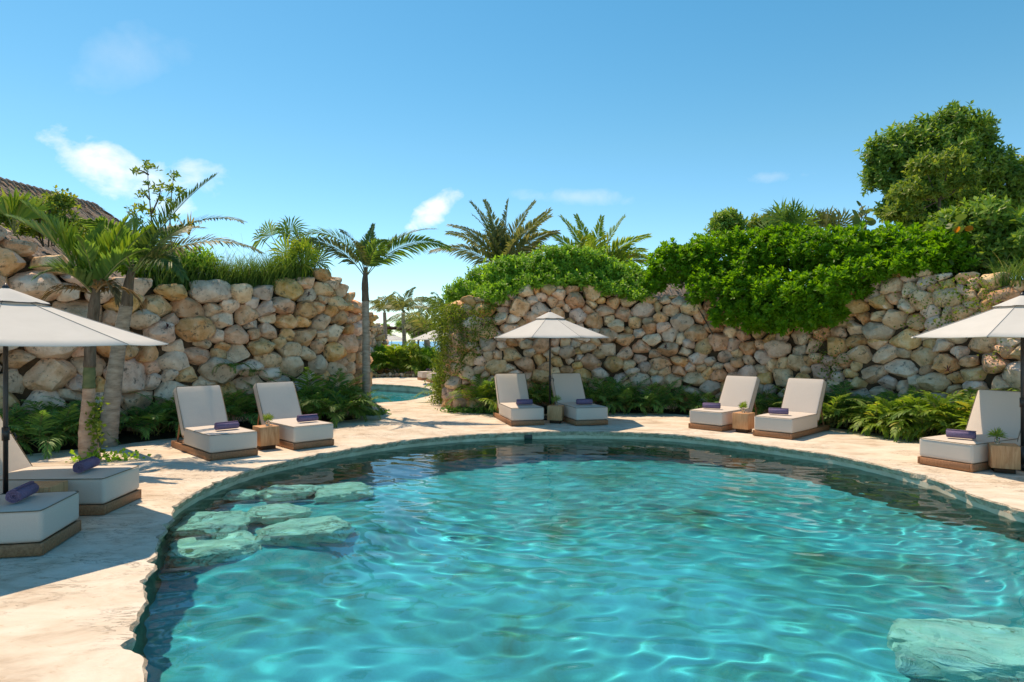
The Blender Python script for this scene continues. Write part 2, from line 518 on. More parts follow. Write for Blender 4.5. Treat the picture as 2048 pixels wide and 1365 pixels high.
M['tree'] = leaf_mat('tree_leaf', [(0.0, (0.07, 0.156, 0.03)), (0.5, (0.151, 0.279, 0.045)), (1, (0.29, 0.416, 0.076))], 0.38, 1.7, 0.42, 0.3)
M['tree_light'] = leaf_mat('tree_leaf_light', [(0.0, (0.091, 0.167, 0.03)), (0.6, (0.182, 0.266, 0.048)), (1, (0.319, 0.333, 0.076))], 0.42, 1.7)
M['grass'] = leaf_mat('grass_blade', [(0.0, (0.038, 0.095, 0.023)), (0.6, (0.085, 0.18, 0.038)), (0.92, (0.18, 0.285, 0.067)), (1, (0.494, 0.418, 0.209))], 0.35, 1.6, 0.5, 0.25)
M['grass_dry'] = leaf_mat('grass_stalk', [(0.0, (0.16, 0.15, 0.07)), (1, (0.34, 0.28, 0.16))], 0.3, 1.3, 0.6, 0.2)
M['vine'] = leaf_mat('vine_leaf', [(0.0, (0.066, 0.132, 0.019)), (0.5, (0.132, 0.204, 0.031)), (1, (0.24, 0.288, 0.054))], 0.4, 1.7)
M['grape'] = leaf_mat('seagrape_leaf', [(0.0, (0.046, 0.104, 0.026)), (0.6, (0.098, 0.163, 0.046)), (0.9, (0.169, 0.208, 0.078)), (1, (0.39, 0.169, 0.039))], 0.36, 1.6)
M['grape_orange'] = leaf_mat('seagrape_leaf_orange', [(0.0, (0.55, 0.16, 0.02)), (1, (0.62, 0.24, 0.04))], 0.4, 1.2)
M['bromeliad'] = leaf_mat('bromeliad_leaf', [(0.0, (0.045, 0.012, 0.016)), (1, (0.12, 0.03, 0.035))], 0.25, 1.4)


def water_mat(name, tint, rough=0.0):
    m, nt = new_mat(name)
    out = node(nt, 'ShaderNodeOutputMaterial')
    rf = node(nt, 'ShaderNodeBsdfRefraction', i_IOR=1.33, i_Roughness=rough)
    rf.inputs[0].default_value = (*tint, 1)
    gl = node(nt, 'ShaderNodeBsdfGlossy', i_Roughness=rough)
    gl.inputs[0].default_value = (1, 1, 1, 1)
    fr = node(nt, 'ShaderNodeFresnel', i_IOR=1.33)
    mx = node(nt, 'ShaderNodeMixShader')
    nt.links.new(fr.outputs[0], mx.inputs[0])
    nt.links.new(rf.outputs[0], mx.inputs[1])
    nt.links.new(gl.outputs[0], mx.inputs[2])
    nt.links.new(mx.outputs[0], out.inputs[0])
    return m


M['water'] = water_mat('pool_water', (0.52, 0.95, 0.975))
m_, nt_ = new_mat('clear_glass')
o_ = node(nt_, 'ShaderNodeOutputMaterial')
b_ = node(nt_, 'ShaderNodeBsdfPrincipled', i_Roughness=0.03, i_IOR=1.45)
b_.inputs['Transmission Weight'].default_value = 0.95
b_.inputs['Base Color'].default_value = (0.93, 0.96, 0.95, 1)
nt_.links.new(b_.outputs[0], o_.inputs[0])
M['glass'] = m_
m_, nt_ = new_mat('sea_water')
o_ = node(nt_, 'ShaderNodeOutputMaterial')
b_ = node(nt_, 'ShaderNodeBsdfPrincipled', i_Roughness=0.25, i_IOR=1.33)
tc_ = node(nt_, 'ShaderNodeTexCoord')
mp_ = node(nt_, 'ShaderNodeMapping')
mp_.inputs['Scale'].default_value = (0.02, 0.08, 1)
nz_ = node(nt_, 'ShaderNodeTexNoise', i_Scale=1.0, i_Detail=5.0)
nt_.links.new(tc_.outputs['Object'], mp_.inputs[0])
nt_.links.new(mp_.outputs[0], nz_.inputs['Vector'])
rp_ = ramp(nt_, [(0.35, (0.0, 0.12, 0.36)), (0.55, (0.0, 0.21, 0.46)), (0.72, (0.01, 0.33, 0.50))], nz_.outputs['Fac'])
nt_.links.new(rp_.outputs[0], b_.inputs['Base Color'])
nt_.links.new(b_.outputs[0], o_.inputs[0])
M['sea'] = m_


# ------------------------------------------------------------------ pools, deck, ground, sea
def xy(v):
    return Vector((v[0], v[1], 0))


main_px = [(274, 1365), (272, 1285), (284, 1195), (302, 1125), (322, 1065), (342, 1024), (378, 992), (440, 962), (520, 934), (600, 916),
           (700, 897), (800, 882), (900, 872), (1000, 866), (1080, 863.5), (1180, 863), (1270, 864.5), (1350, 869), (1420, 876), (1500, 886),
           (1590, 899), (1680, 913), (1760, 930), (1840, 951), (1900, 971), (1950, 990), (2000, 1008), (2060, 1024)]
main_ctl = [xy((-1.6, 1.1)), xy((-2.05, 2.4))] + [g(X, Y) for X, Y in main_px] + [xy((6.75, 6.6)), xy((7.2, 5.0)), xy((6.9, 3.0)), xy((5.4, 1.2)), xy((3.0, 0.2)), xy((0.4, 0.1))]
far_px = [(640, 798), (700, 804), (760, 805), (810, 802), (842, 796), (860, 791), (868, 786), (862, 779), (835, 773), (790, 770), (740, 768), (680, 767), (630, 772)]
far_ctl = [g(X, Y) for X, Y in far_px]


def pool_curve(ctl, step):
    C = catmull(ctl, step, closed=True)
    A = sum(C[i].x * C[(i + 1) % len(C)].y - C[(i + 1) % len(C)].x * C[i].y for i in range(len(C)))
    if A < 0:
        C.reverse()
    N = []
    n = len(C)
    for i in range(n):
        t = (C[(i + 2) % n] - C[(i - 2) % n]).normalized()
        N.append(Vector((t.y, -t.x, 0)))          # away from the water
    return C, N


def inside(P, x, y):
    """vectorised point in polygon"""
    px_, py_ = np.array([p[0] for p in P]), np.array([p[1] for p in P])
    x, y = np.asarray(x), np.asarray(y)
    r = np.zeros(x.shape, bool)
    j = len(px_) - 1
    for i in range(len(px_)):
        c = ((py_[i] > y) != (py_[j] > y)) & (x < (px_[j] - px_[i]) * (y - py_[i]) / (py_[j] - py_[i] + 1e-12) + px_[i])
        r ^= c
        j = i
    return r


def make_pool(nm, ctl, level, step, jag, floor_fn, deep, wave_step, amp, wlen, label):
    C, N = pool_curve(ctl, step)
    n = len(C)

    def rim(i, f, s, o):
        p = C[i]
        a = noise.noise(Vector((p.x * f, p.y * f, o))) + 0.5 * noise.noise(Vector((p.x * f * 2.7, p.y * f * 2.7, o + 5)))
        return a * s
    rings = []
    top, r2, r3, r4, r5, r6 = [], [], [], [], [], []
    for i in range(n):
        p = C[i]
        j = jag * (1.0 + 1.3 * math.exp(-max(p.y - 3.5, 0) / 2.0))
        chip = max(0, noise.noise(Vector((p.x * 4.3, p.y * 4.3, 9.0))) - 0.12) * 2.6 * j
        o1 = rim(i, 1.7, j, 1.0) + 0.20 * rim(i, 8.0, j, 4.0) + chip * 0.85
        o2 = o1 - 0.018 + 0.02 * noise.noise(p * 9.0)
        o3 = o1 * 0.7 + 0.012 + 0.03 * noise.noise(p * 7.0 + Vector((3, 3, 3)))
        o4 = o1 * 0.3 + 0.035 + 0.025 * noise.noise(p * 6.0 + Vector((9, 3, 3)))
        top.append(p + N[i] * o1 + Vector((0, 0, 0.006 * noise.noise(p * 5.0))))
        r2.append(p + N[i] * o2 + Vector((0, 0, -0.020 + 0.010 * noise.noise(p * 8.0))))
        r3.append(p + N[i] * o3 + Vector((0, 0, -0.065 + 0.014 * noise.noise(p * 7.0))))
        r4.append(p + N[i] * o4 + Vector((0, 0, -0.105 + 0.012 * noise.noise(p * 6.0))))
        r5.append(p + N[i] * 0.045 + Vector((0, 0, -0.095)))
        r6.append(p + N[i] * 0.0 + Vector((0, 0, deep - 0.2)))
    G = Geo()

    def strip(a, b, m=0):
        k = len(a)
        V = [tuple(v) for v in a] + [tuple(v) for v in b]
        T = []
        for i in range(k):
            q = (i + 1) % k
            T += [(i, q, k + q), (i, k + q, k + i)]
        G.add(V, T, m)
    # broken limestone lip: one welded sheet
    V = [tuple(v) for v in top + r2 + r3 + r4]
    T = []
    for r_ in range(3):
        for i in range(n):
            q = (i + 1) % n
            a, b = r_ * n, (r_ + 1) * n
            T += [(a + i, a + q, b + q), (a + i, b + q, b + i)]
    G.add(V, T)
    tag(G.build(nm + '_rim', M['lip']), 'rough broken limestone lip running round the ' + label, 'pool rim', kind='structure')
    G = Geo()
    lv = level - 0.015
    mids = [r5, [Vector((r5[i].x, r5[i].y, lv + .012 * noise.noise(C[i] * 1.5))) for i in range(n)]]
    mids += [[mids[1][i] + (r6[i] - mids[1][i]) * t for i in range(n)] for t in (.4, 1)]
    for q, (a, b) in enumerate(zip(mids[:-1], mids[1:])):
        strip(a, b, 1 if q else 0)  # strips below the waterline get the plaster with shade painted in
    w = tag(G.build(nm + '_wall', [M['plaster'], M['plaster_shade_tone']], smooth=True), 'grey green plaster side wall of the ' + label, 'pool wall', kind='structure')
    w.cycles.is_caustics_receiver = True
    xs, ys = [p.x for p in C], [p.y for p in C]
    x0, x1, y0, y1 = min(xs) - .4, max(xs) + .4, min(ys) - .4, max(ys) + .4

    def sheet(st, zf, P_out):
        nx, ny = int((x1 - x0) / st) + 2, int((y1 - y0) / st) + 2
        X, Y = np.meshgrid(np.linspace(x0, x1, nx), np.linspace(y0, y1, ny))
        Z = zf(X, Y)
        idx = np.arange(nx * ny).reshape(ny, nx)
        Q = np.stack([idx[:-1, :-1], idx[:-1, 1:], idx[1:, 1:], idx[1:, :-1]], -1).reshape(-1, 4)
        ins = inside(P_out, X.ravel(), Y.ravel())
        Q = Q[ins[Q].any(1)]
        T = np.concatenate([Q[:, [0, 1, 2]], Q[:, [0, 2, 3]]])
        used, inv = np.unique(T, return_inverse=True)
        return np.stack([X, Y, Z], -1).reshape(-1, 3)[used], inv.reshape(-1, 3)
    Pout = [(p + N[i] * 0.12) for i, p in enumerate(C)]
    V, T = sheet(0.16, floor_fn, Pout)
    fl = tag(link(nm + '_floor', mesh_np(nm + '_floor', V, T, [M['floor']], None, True)), 'mottled pale green floor of the ' + label, 'pool floor', kind='structure')
    fl.cycles.is_caustics_receiver = True
    r_ = np.random.default_rng(5)
    comps = []
    for k in range(30):
        a = R(70) + r_.normal(0, 0.8)
        if k < 12:                                # slow swell
            l = wlen * r_.uniform(1.8, 4.5)
            A_ = 0.0030 * l / 6.28
        else:                                     # short ripples
            l = wlen * r_.uniform(.42, 1.15)
            A_ = amp * 4.6 * l / 6.28 * (1.15 - .35 * l / wlen)
        comps.append((l, a, r_.uniform(0, 6.28), A_ * r_.uniform(.6, 1.3)))

    def wave(X, Y):
        Z = np.zeros_like(X)
        wx = X + 0.12 * np.sin(Y * 1.7 + 0.4) + 0.10 * np.sin(X * 1.1 + Y * .8)
        wy = Y + 0.12 * np.sin(X * 1.5 + 1.9) + 0.10 * np.sin(Y * 1.3 - X * .6)
        for l, a, ph, A in comps:
            Z = Z + A * np.sin((wx * math.cos(a) + wy * math.sin(a)) * 6.283 / l + ph)
        env = 0.55 + 0.45 * np.sin(X * 0.7 + 1.0) * np.sin(Y * 0.55 + 0.3)
        calm = 1 - 0.6 * sm(9.0, 13.0, Y)            # sheltered under the far rim
        return level + Z * 2.0 * (0.55 + 0.85 * env) * calm
    Pw = [(p + N[i] * 0.09) for i, p in enumerate(C)]
    V, T = sheet(wave_step, wave, Pw)
    wt = tag(link(nm + '_water', mesh_np(nm + '_water', V, T, [M['water']], None, True)), 'clear rippling turquoise water filling the ' + label, 'water', kind='structure')
    wt.cycles.is_caustics_caster = True
    return C, N, top


def sm(a, b, t):
    t = np.clip((t - a) / (b - a), 0, 1)
    return t * t * (3 - 2 * t)


def main_floor(X, Y):
    z = -1.35 - 0.65 * sm(6.0, 11.0, Y) + 0.03 * np.sin(X * 1.3) * np.sin(Y * 1.1)
    d = np.sqrt(((X + 3.0) / 1.5) ** 2 + ((Y - 8.9) / 2.2) ** 2)
    z = z + (-0.92 - z) * (1 - sm(0.7, 1.25, d))
    z = z + 0.55 * sm(4.6, 5.2, X + 0.25 * np.sin(Y * 1.4) - 0.12 * (Y - 4)) * (1 - sm(8.0, 9.5, Y))
    return z


LEVEL = -0.165
mainC, mainN, main_top = make_pool('swimming_pool', main_ctl, LEVEL, 0.05, 0.05, main_floor, -2.2, 0.032, 0.0019, 0.46, 'main swimming pool')
farC, farN, far_top = make_pool('far_pool', far_ctl, -0.26, 0.16, 0.05, lambda X, Y: -1.2 + 0 * X, -1.4, 0.14, 0.0022, 0.7, 'small pool beyond the gap')


def deck_sheet():
    outer = [Vector((-60, -8)), Vector((60, -8)), Vector((60, 62)), Vector((-60, 62))]
    V, E = list(outer), [(0, 1), (1, 2), (2, 3), (3, 0)]
    for ring in (main_top, far_top):
        b = len(V)
        k = len(ring)
        V += [Vector((p.x, p.y)) for p in ring]
        E += [(b + i, b + (i + 1) % k) for i in range(k)]
    zmap = {}
    X, Y = np.meshgrid(np.arange(-13, 13.01, 0.5), np.arange(-1, 34.01, 0.5))
    P1 = [p + mainN[i] * .12 for i, p in enumerate(mainC)]
    P2_ = [p + farN[i] * .2 for i, p in enumerate(farC)]
    ok = ~(inside(P1, X.ravel(), Y.ravel()) | inside(P2_, X.ravel(), Y.ravel()))
    V += [Vector((a + rnd.uniform(-.1, .1), b + rnd.uniform(-.1, .1))) for a, b in zip(X.ravel()[ok], Y.ravel()[ok])]
    v, e, f, ov, oe, of = delaunay_2d_cdt(V, E, [], 0, 1e-4)
    cx = [sum(v[i].x for i in t) / 3 for t in f]
    cy = [sum(v[i].y for i in t) / 3 for t in f]
    out = ~(inside(main_top, cx, cy) | inside(far_top, cx, cy))
    rimz = {}
    for ring in (main_top, far_top):
        for p in ring:
            rimz[(round(p.x, 3), round(p.y, 3))] = p.z
    co = [(p.x, p.y, rimz.get((round(p.x, 3), round(p.y, 3)), 0.012 * noise.noise(Vector((p.x * .8, p.y * .8, 0))))) for p in v]
    T = [t for t, k in zip(f, out) if k]
    me = mesh_np('pool_deck', co, T, [M['deck']], None, True)
    o = link('pool_deck', me)
    return tag(o, 'pale natural limestone deck surrounding both pools', 'deck', kind='structure')


deck_sheet()

G = Geo()
G.add([(-9000, -60, -3.2), (9000, -60, -3.2), (9000, 9000, -3.2), (-9000, 9000, -3.2)], [(0, 1, 2), (0, 2, 3)])
tag(G.build('sea', M['sea']), 'deep blue sea reaching to the horizon', 'sea', kind='structure')
G = Geo()
V, T = [], []
xs_ = np.linspace(-90, 90, 41)
for i, x in enumerate(xs_):
    w_ = 6 * noise.noise(Vector((x * .06, 2.0, 0)))
    V += [(x, 61.0, -0.05), (x, 72 + w_, -0.4), (x, 88 + w_ * 1.5, -2.0), (x, 104 + w_ * 2, -3.6)]
for i in range(len(xs_) - 1):
    for k in range(3):
        a, b = i * 4 + k, (i + 1) * 4 + k
        T += [(a, b, b + 1), (a, b + 1, a + 1)]
G.add(V, T)
M['sand'] = pmat('sand', [(0.3, (0.50, 0.42, 0.31)), (0.7, (0.62, 0.54, 0.42))], scale=1, rough=1.0, bump=0.4, bscale=10, spec=0.05)
tag(G.build('beach', M['sand'], smooth=True), 'pale sandy beach sloping down to the sea', 'beach', kind='structure')


# ------------------------------------------------------------------ dry stone walls
class Path:
    def __init__(s, pts, step=0.08):
        s.P = catmull([Vector((p[0], p[1], 0)) for p in pts], step)
        s.L = [0.0]
        for a, b in zip(s.P[:-1], s.P[1:]):
            s.L.append(s.L[-1] + (b - a).length)
        s.len = s.L[-1]
        s.U = np.array(s.L)
        s.X = np.array([p.x for p in s.P])
        s.Y = np.array([p.y for p in s.P])

    def at(s, u):
        return Vector((float(np.interp(u, s.U, s.X)), float(np.interp(u, s.U, s.Y)), 0))

    def frame(s, u):
        t = (s.at(u + .25) - s.at(u - .25)).normalized()
        return t, Vector((t.y, -t.x, 0))              # tangent, outward (right-hand side of travel)

    def u_at_px(s, X, first=True):
        q = 1024 + F * s.X / np.maximum(s.Y, .1)
        d = np.abs(q - X)
        return float(s.U[int(np.argmin(d))])

    def D_at_px(s, X):
        return s.at(s.u_at_px(X)).y


def ico(sub):
    bm = bmesh.new()
    bmesh.ops.create_icosphere(bm, subdivisions=sub, radius=1.0)
    V = np.array([v.co[:] for v in bm.verts])
    T = np.array([[v.index for v in f.verts] for f in bm.faces])
    bm.free()
    return V, T


ICO = {1: ico(1), 2: ico(2), 3: ico(3)}


def clip_poly(poly, a, b, c):
    """keep a*x + b*y <= c"""
    out = []
    n = len(poly)
    for i in range(n):
        p, q = poly[i], poly[(i + 1) % n]
        dp, dq = a * p[0] + b * p[1] - c, a * q[0] + b * q[1] - c
        if dp <= 0:
            out.append(p)
        if (dp < 0 < dq) or (dq < 0 < dp):
            t = dp / (dp - dq)
            out.append((p[0] + t * (q[0] - p[0]), p[1] + t * (q[1] - p[1])))
    return out


def stone_shape(rad, depth, r, sub, face=1.0):
    """rad: 48 in-plane radii of the cell; gives vertices in (tangent, outward, up)"""
    V, T = ICO[sub]
    th = np.arctan2(V[:, 2], V[:, 0])
    k = (th % (2 * np.pi)) / (2 * np.pi) * len(rad)
    i0 = np.floor(k).astype(int) % len(rad)
    f = k - np.floor(k)
    rr = rad[i0] * (1 - f) + rad[(i0 + 1) % len(rad)] * f
    s = np.sqrt(V[:, 0] ** 2 + V[:, 2] ** 2)
    e = r.uniform(0.34, 0.52)
    ss = s ** e
    W = np.empty_like(V)
    W[:, 0] = np.cos(th) * rr * ss
    W[:, 2] = np.sin(th) * rr * ss
    W[:, 1] = np.sign(V[:, 1]) * np.abs(V[:, 1]) ** r.uniform(0.7, 0.95) * depth
    mr = float(rad.mean())
    for _ in range(r.integers(9, 14)):
        nrm = np.array([r.normal(), abs(r.normal()) * 1.0 + 0.25, r.normal()])
        nrm /= np.linalg.norm(nrm)
        d = W @ nrm
        lim = d.max() * r.uniform(0.57, 0.86)
        W = W - np.outer(np.maximum(d - lim, 0), nrm) * 0.92
    o = r.uniform(0, 50, 3)
    q = 2.2 / max(mr, .05)
    for i in range(len(W)):
        v = Vector(W[i])
        a = noise.noise(v * q * 0.8 + Vector(o)) * 0.13 + noise.noise(v * q * 2.2 + Vector(o)) * 0.07
        W[i] *= 1 + a
    return W, T


def stone_wall(root, path, top, bot, size, seed, limit=300, u0=None, u1=None, aspect=1.35, batter=0.06, sub=2, max_px=None, core_mat='core', skip=None):
    r = np.random.default_rng(seed)
    u0 = 0.0 if u0 is None else u0
    u1 = path.len if u1 is None else u1
    # dart throwing with a size that changes along the wall
    S = []
    tries = 0
    cell = {}
    while tries < 24000:
        tries += 1
        u = r.uniform(u0, u1)
        zt, zb = top(u), bot(u)
        z = r.uniform(zb, zt)
        k = float(r.uniform(.85, 1.45) if tries < 5000 else r.uniform(.42, .8)) * (0.85 if z > zt - 0.3 else 1)
        h = size(u) * k
        ok = True
        gx, gy = int(u / 1.2), int(z / 1.0)
        for a in (-1, 0, 1):
            for b in (-1, 0, 1):
                for (u_, z_, h_) in cell.get((gx + a, gy + b), ()):
                    du, dz = (u - u_) / aspect, z - z_
                    if du * du + dz * dz < (0.5 * (h + h_)) ** 2:
                        ok = False
                        break
        if ok:
            S.append((u, z, h))
            cell.setdefault((gx, gy), []).append((u, z, h))
    stones = []
    for i, (u, z, h) in enumerate(S):
        zt, zb = top(u), bot(u)
        w = h * 1.15
        poly = [(-w * aspect, -w), (w * aspect, -w), (w * aspect, w), (-w * aspect, w)]
        # work in squashed coordinates so that cells come out wider than high
        poly = [(a / aspect, b) for a, b in poly]
        for j, (u_, z_, h_) in enumerate(S):
            if j == i or abs(u_ - u) > 3.2 or abs(z_ - z) > 2.2:
                continue
            dx, dz = (u_ - u) / aspect, z_ - z
            d2 = dx * dx + dz * dz
            t = 0.5 + 0.5 * (h * h - h_ * h_) * 0.22 / d2
            t = min(max(t, 0.25), 0.75)
            poly = clip_poly(poly, dx, dz, d2 * t)
            if len(poly) < 3:
                break
        if len(poly) < 3:
            continue
        poly = clip_poly(poly, 0, 1, zt - z + 0.10 * r.uniform(-.4, 1.2))
        poly = clip_poly(poly, 0, -1, z - zb + 0.12)
        if len(poly) < 3:
            continue
        poly = [(a * aspect, b) for a, b in poly]
        cx, cz = sum(p[0] for p in poly) / len(poly), sum(p[1] for p in poly) / len(poly)
        poly = [(a - cx, b - cz) for a, b in poly]
        A = 48
        rad = np.zeros(A)
        for k in range(A):
            c, s = math.cos(2 * math.pi * k / A), math.sin(2 * math.pi * k / A)
            best = 9.0
            n = len(poly)
            for q in range(n):
                p1, p2 = poly[q], poly[(q + 1) % n]
                ex, ez = p2[0] - p1[0], p2[1] - p1[1]
                den = c * ez - s * ex
                if abs(den) < 1e-9:
                    continue
                t = (p1[0] * ez - p1[1] * ex) / den
                v = (p1[0] * s - p1[1] * c) / den
                if t > 0 and -1e-6 <= v <= 1 + 1e-6:
                    best = min(best, t)
            rad[k] = best
        rad = np.minimum(rad, h * 1.5)
        for _ in range(1):
            rad = 0.2 * np.roll(rad, 1) + 0.6 * rad + 0.2 * np.roll(rad, -1)
        if rad.min() < 0.02:
            continue
        rad = rad * r.uniform(1.03, 1.13)
        stones.append((u + cx, z + cz, rad))
    made = []
    for u, z, rad in stones:
        mr = float(rad.mean())
        t, nn = path.frame(u)
        pos = path.at(u)
        if skip and skip(u, z):
            continue
        depth = mr * r.uniform(0.75, 1.05) + 0.03
        W, T = stone_shape(rad, depth, r, sub)
        tilt = r.normal(0, 0.07, 3)
        Rm = np.array(Matrix.Rotation(tilt[0], 3, 'X') @ Matrix.Rotation(tilt[1], 3, 'Y') @ Matrix.Rotation(tilt[2], 3, 'Z'))
        W = W @ Rm.T
        B = np.array([[t.x, nn.x, 0], [t.y, nn.y, 0], [0, 0, 1]])
        W = W @ B.T
        c = pos + nn * (-batter * (z - 1.0) + r.normal(0, 0.05)) + Vector((0, 0, z))
        made.append((mr / max(c.y, 1), c, W, T))
    made.sort(key=lambda q: -q[0])
    for q, c, W, T in made[:limit]:
        me = mesh_np('stone', W, T, [M['stone']], None, True)
        me.set_sharp_from_angle(angle=R(34))
        o = link('stone', me, root)
        o.location = c - root.location
    if made[limit:]:
        G = Geo()
        for q, c, W, T in made[limit:]:
            G.add(W + np.array(c - root.location), T)
        tag(G.build('stone_fill', M['stone'], root, smooth=True), kind='stuff')
    # earth core behind the stones
    G = Geo()
    V, T = [], []
    us = np.arange(u0, u1 + .01, 0.25)
    for u in us:
        t, nn = path.frame(u)
        p = path.at(u)
        zt = top(u) - 0.12
        for z, b in ((-0.1, -0.06), (1.0, -0.08), (zt * .7, -0.14), (zt, -0.25), (zt, -0.6), (-0.1, -0.7)):
            v = p + nn * (b - batter * (z - 1.0)) + Vector((0, 0, z)) - root.location
            V.append(tuple(v))
    k = 6
    for i in range(len(us) - 1):
        for j in range(k - 1):
            a, b = i * k + j, (i + 1) * k + j
            T += [(a, b, b + 1), (a, b + 1, a + 1)]
    G.add(V, T)
    G.build('wall_core', M[core_mat], root, smooth=True)
    return len(made)


def interp(xs, ys):
    return lambda u: float(np.interp(u, xs, ys))


path_r = Path([(-1.0, 23.2), (-1.85, 21.2), (-1.95, 19.95), (-1.6, 19.2), (-.8, 18.8), (.5, 18.7), (2, 18.9), (3.5, 18.9), (5, 18.4), (6.5, 17.3), (7.8, 15.8), (9.0, 14.0),
               (9.85, 12.4), (10.7, 10.6), (11.6, 8.6)])
path_l = Path([(-13.2, 7.6), (-11.4, 10.1), (-9.9, 11.7), (-8.3, 13.5), (-7.2, 14.9), (-6.4, 15.8), (-5.5, 16.8), (-4.75, 17.8), (-4.4, 18.8), (-4.55, 19.8), (-5.3, 21.3), (-6.4, 22.6)])
path_f = Path([(-11.5, 34.2), (-9.6, 35.6), (-8.3, 36.9), (-7.5, 38.0), (-7.0, 38.9), (-7.3, 40.0), (-8.4, 41.2)])


def top_profile(path, pxs):
    """pxs: (photo column, photo row of the wall's top)"""
    us, zs = [], []
    for X, Y in pxs:
        u = path.u_at_px(X)
        D = path.at(u).y
        us.append(u)
        zs.append(CH - (Y - 682.5) / F * D)
    o = np.argsort(us)
    return interp(np.array(us)[o], np.array(zs)[o]), us, zs


top_r, _, _ = top_profile(path_r, [(884, 612), (930, 600), (985, 590), (1040, 575), (1100, 570), (1160, 573), (1230, 585), (1300, 592), (1400, 585), (1500, 582), (1600, 575),
                                   (1700, 560), (1780, 545), (1840, 541), (1900, 552), (1990, 556), (2048, 560)])
top_l, _, _ = top_profile(path_l, [(-60, 440), (0, 447), (40, 478), (110, 515), (190, 545), (280, 560), (340, 566), (420, 572), (500, 576), (560, 570), (610, 556), (650, 540), (690, 552), (712, 575)])
top_l0 = top_l
ua_, ub_ = path_l.U[int(np.argmin(np.hypot(path_l.X + 4.95, path_l.Y - 17.4)))], path_l.U[int(np.argmin(np.hypot(path_l.X + 4.5, path_l.Y - 19.5)))]


def top_l(u):                                     # the wall's rounded end slopes down
    t = min(max((u - ua_) / (ub_ - ua_), 0), 1)
    return top_l0(u) - 1.25 * t * t * (3 - 2 * t)


top_f, _, _ = top_profile(path_f, [(690, 590), (735, 615), (750, 635), (762, 655), (775, 688), (788, 705)])

wall_r = empty('stone_wall', (4, 18.5, 0), 0, 'long curved dry stone wall of small pale boulders behind the centre and right loungers', 'stone wall')
n_r = stone_wall(wall_r, path_r, top_r, lambda u: 0.0, lambda u: float(np.interp(u, [0, 5, 16, 24, 30], [.33, .32, .32, .36, .41])), 21, 300, sub=3)
wall_l = empty('stone_wall', (-8, 14, 0), 0, 'left dry stone wall of big rounded boulders with a bulging rounded end', 'stone wall')
n_l = stone_wall(wall_l, path_l, top_l, lambda u: 0.0, lambda u: float(np.interp(u, [0, 5, 8, 13, 20], [.52, .50, .42, .345, .32])), 5, 300, aspect=1.5, batter=0.02, sub=3)
wall_f = empty('stone_wall', (-8, 38, 0), 0, 'small far dry stone wall sloping down beside the far pool', 'stone wall')
n_f = stone_wall(wall_f, path_f, top_f, lambda u: 0.0, lambda u: 0.36, 9, 300)
print('STONES', n_r, n_l, n_f)


def strip_sheet(name, path, offs, mat, label, cat, u0=None, u1=None, step=0.3, smooth=True, du=0.0):
    """offs: list of (outward offset fn(u), height fn(u))"""
    us = np.arange(u0 or 0, (u1 or path.len) + .001, step)
    V, T = [], []
    k = len(offs)
    for u in us:
        t, nn = path.frame(u)
        p = path.at(u)
        for of, hf in offs:
            V.append(tuple(p + nn * of(u) + Vector((0, 0, hf(u)))))
    for i in range(len(us) - 1):
        for j in range(k - 1):
            a, b = i * k + j, (i + 1) * k + j
            T += [(a, b, b + 1), (a, b + 1, a + 1)]
    G = Geo()
    G.add(V, T)
    return tag(G.build(name, mat, smooth=smooth), label, cat, kind='structure')


nz1 = lambda u, s: noise.noise(Vector((u * .9, s, 0.3)))
for nm, path, top, lab in (('earth_bank', path_r, top_r, 'planted earth bank behind the right stone wall'), ('earth_bank', path_l, top_l, 'planted earth bank behind the left stone wall')):
    strip_sheet(nm, path, [(lambda u: -.25, lambda u, t=top: t(u) - .30), (lambda u: -1.0, lambda u, t=top: t(u) - .12 + .1 * nz1(u, 1)), (lambda u: -2.4, lambda u, t=top: t(u) + .05 + .15 * nz1(u, 2)),
                           (lambda u: -4.2, lambda u, t=top: t(u) - .1), (lambda u: -5.6, lambda u, t=top: -0.1)], M['soil'], lab, 'earth bank')
strip_sheet('planting_bed', path_r, [(lambda u: -.05, lambda u: .10), (lambda u: .45, lambda u: .07 + .03 * nz1(u * 3, 4)), (lambda u: .75 + .12 * nz1(u * 2, 5), lambda u: .03), (lambda u: .95 + .22 * nz1(u * 2, 3), lambda u: -.02)],
            M['soil'], 'dark soil bed at the foot of the right stone wall', 'planting bed', u0=4.6)
strip_sheet('planting_bed', path_l, [(lambda u: -.05, lambda u: .10), (lambda u: .6, lambda u: .07 + .03 * nz1(u * 3, 4)), (lambda u: 1.0 + .12 * nz1(u * 2, 5), lambda u: .03), (lambda u: 1.3 + .25 * nz1(u * 2, 3), lambda u: -.02)],
            M['soil'], 'dark soil bed at the foot of the left stone wall', 'planting bed', u1=path_l.len - 5.6)


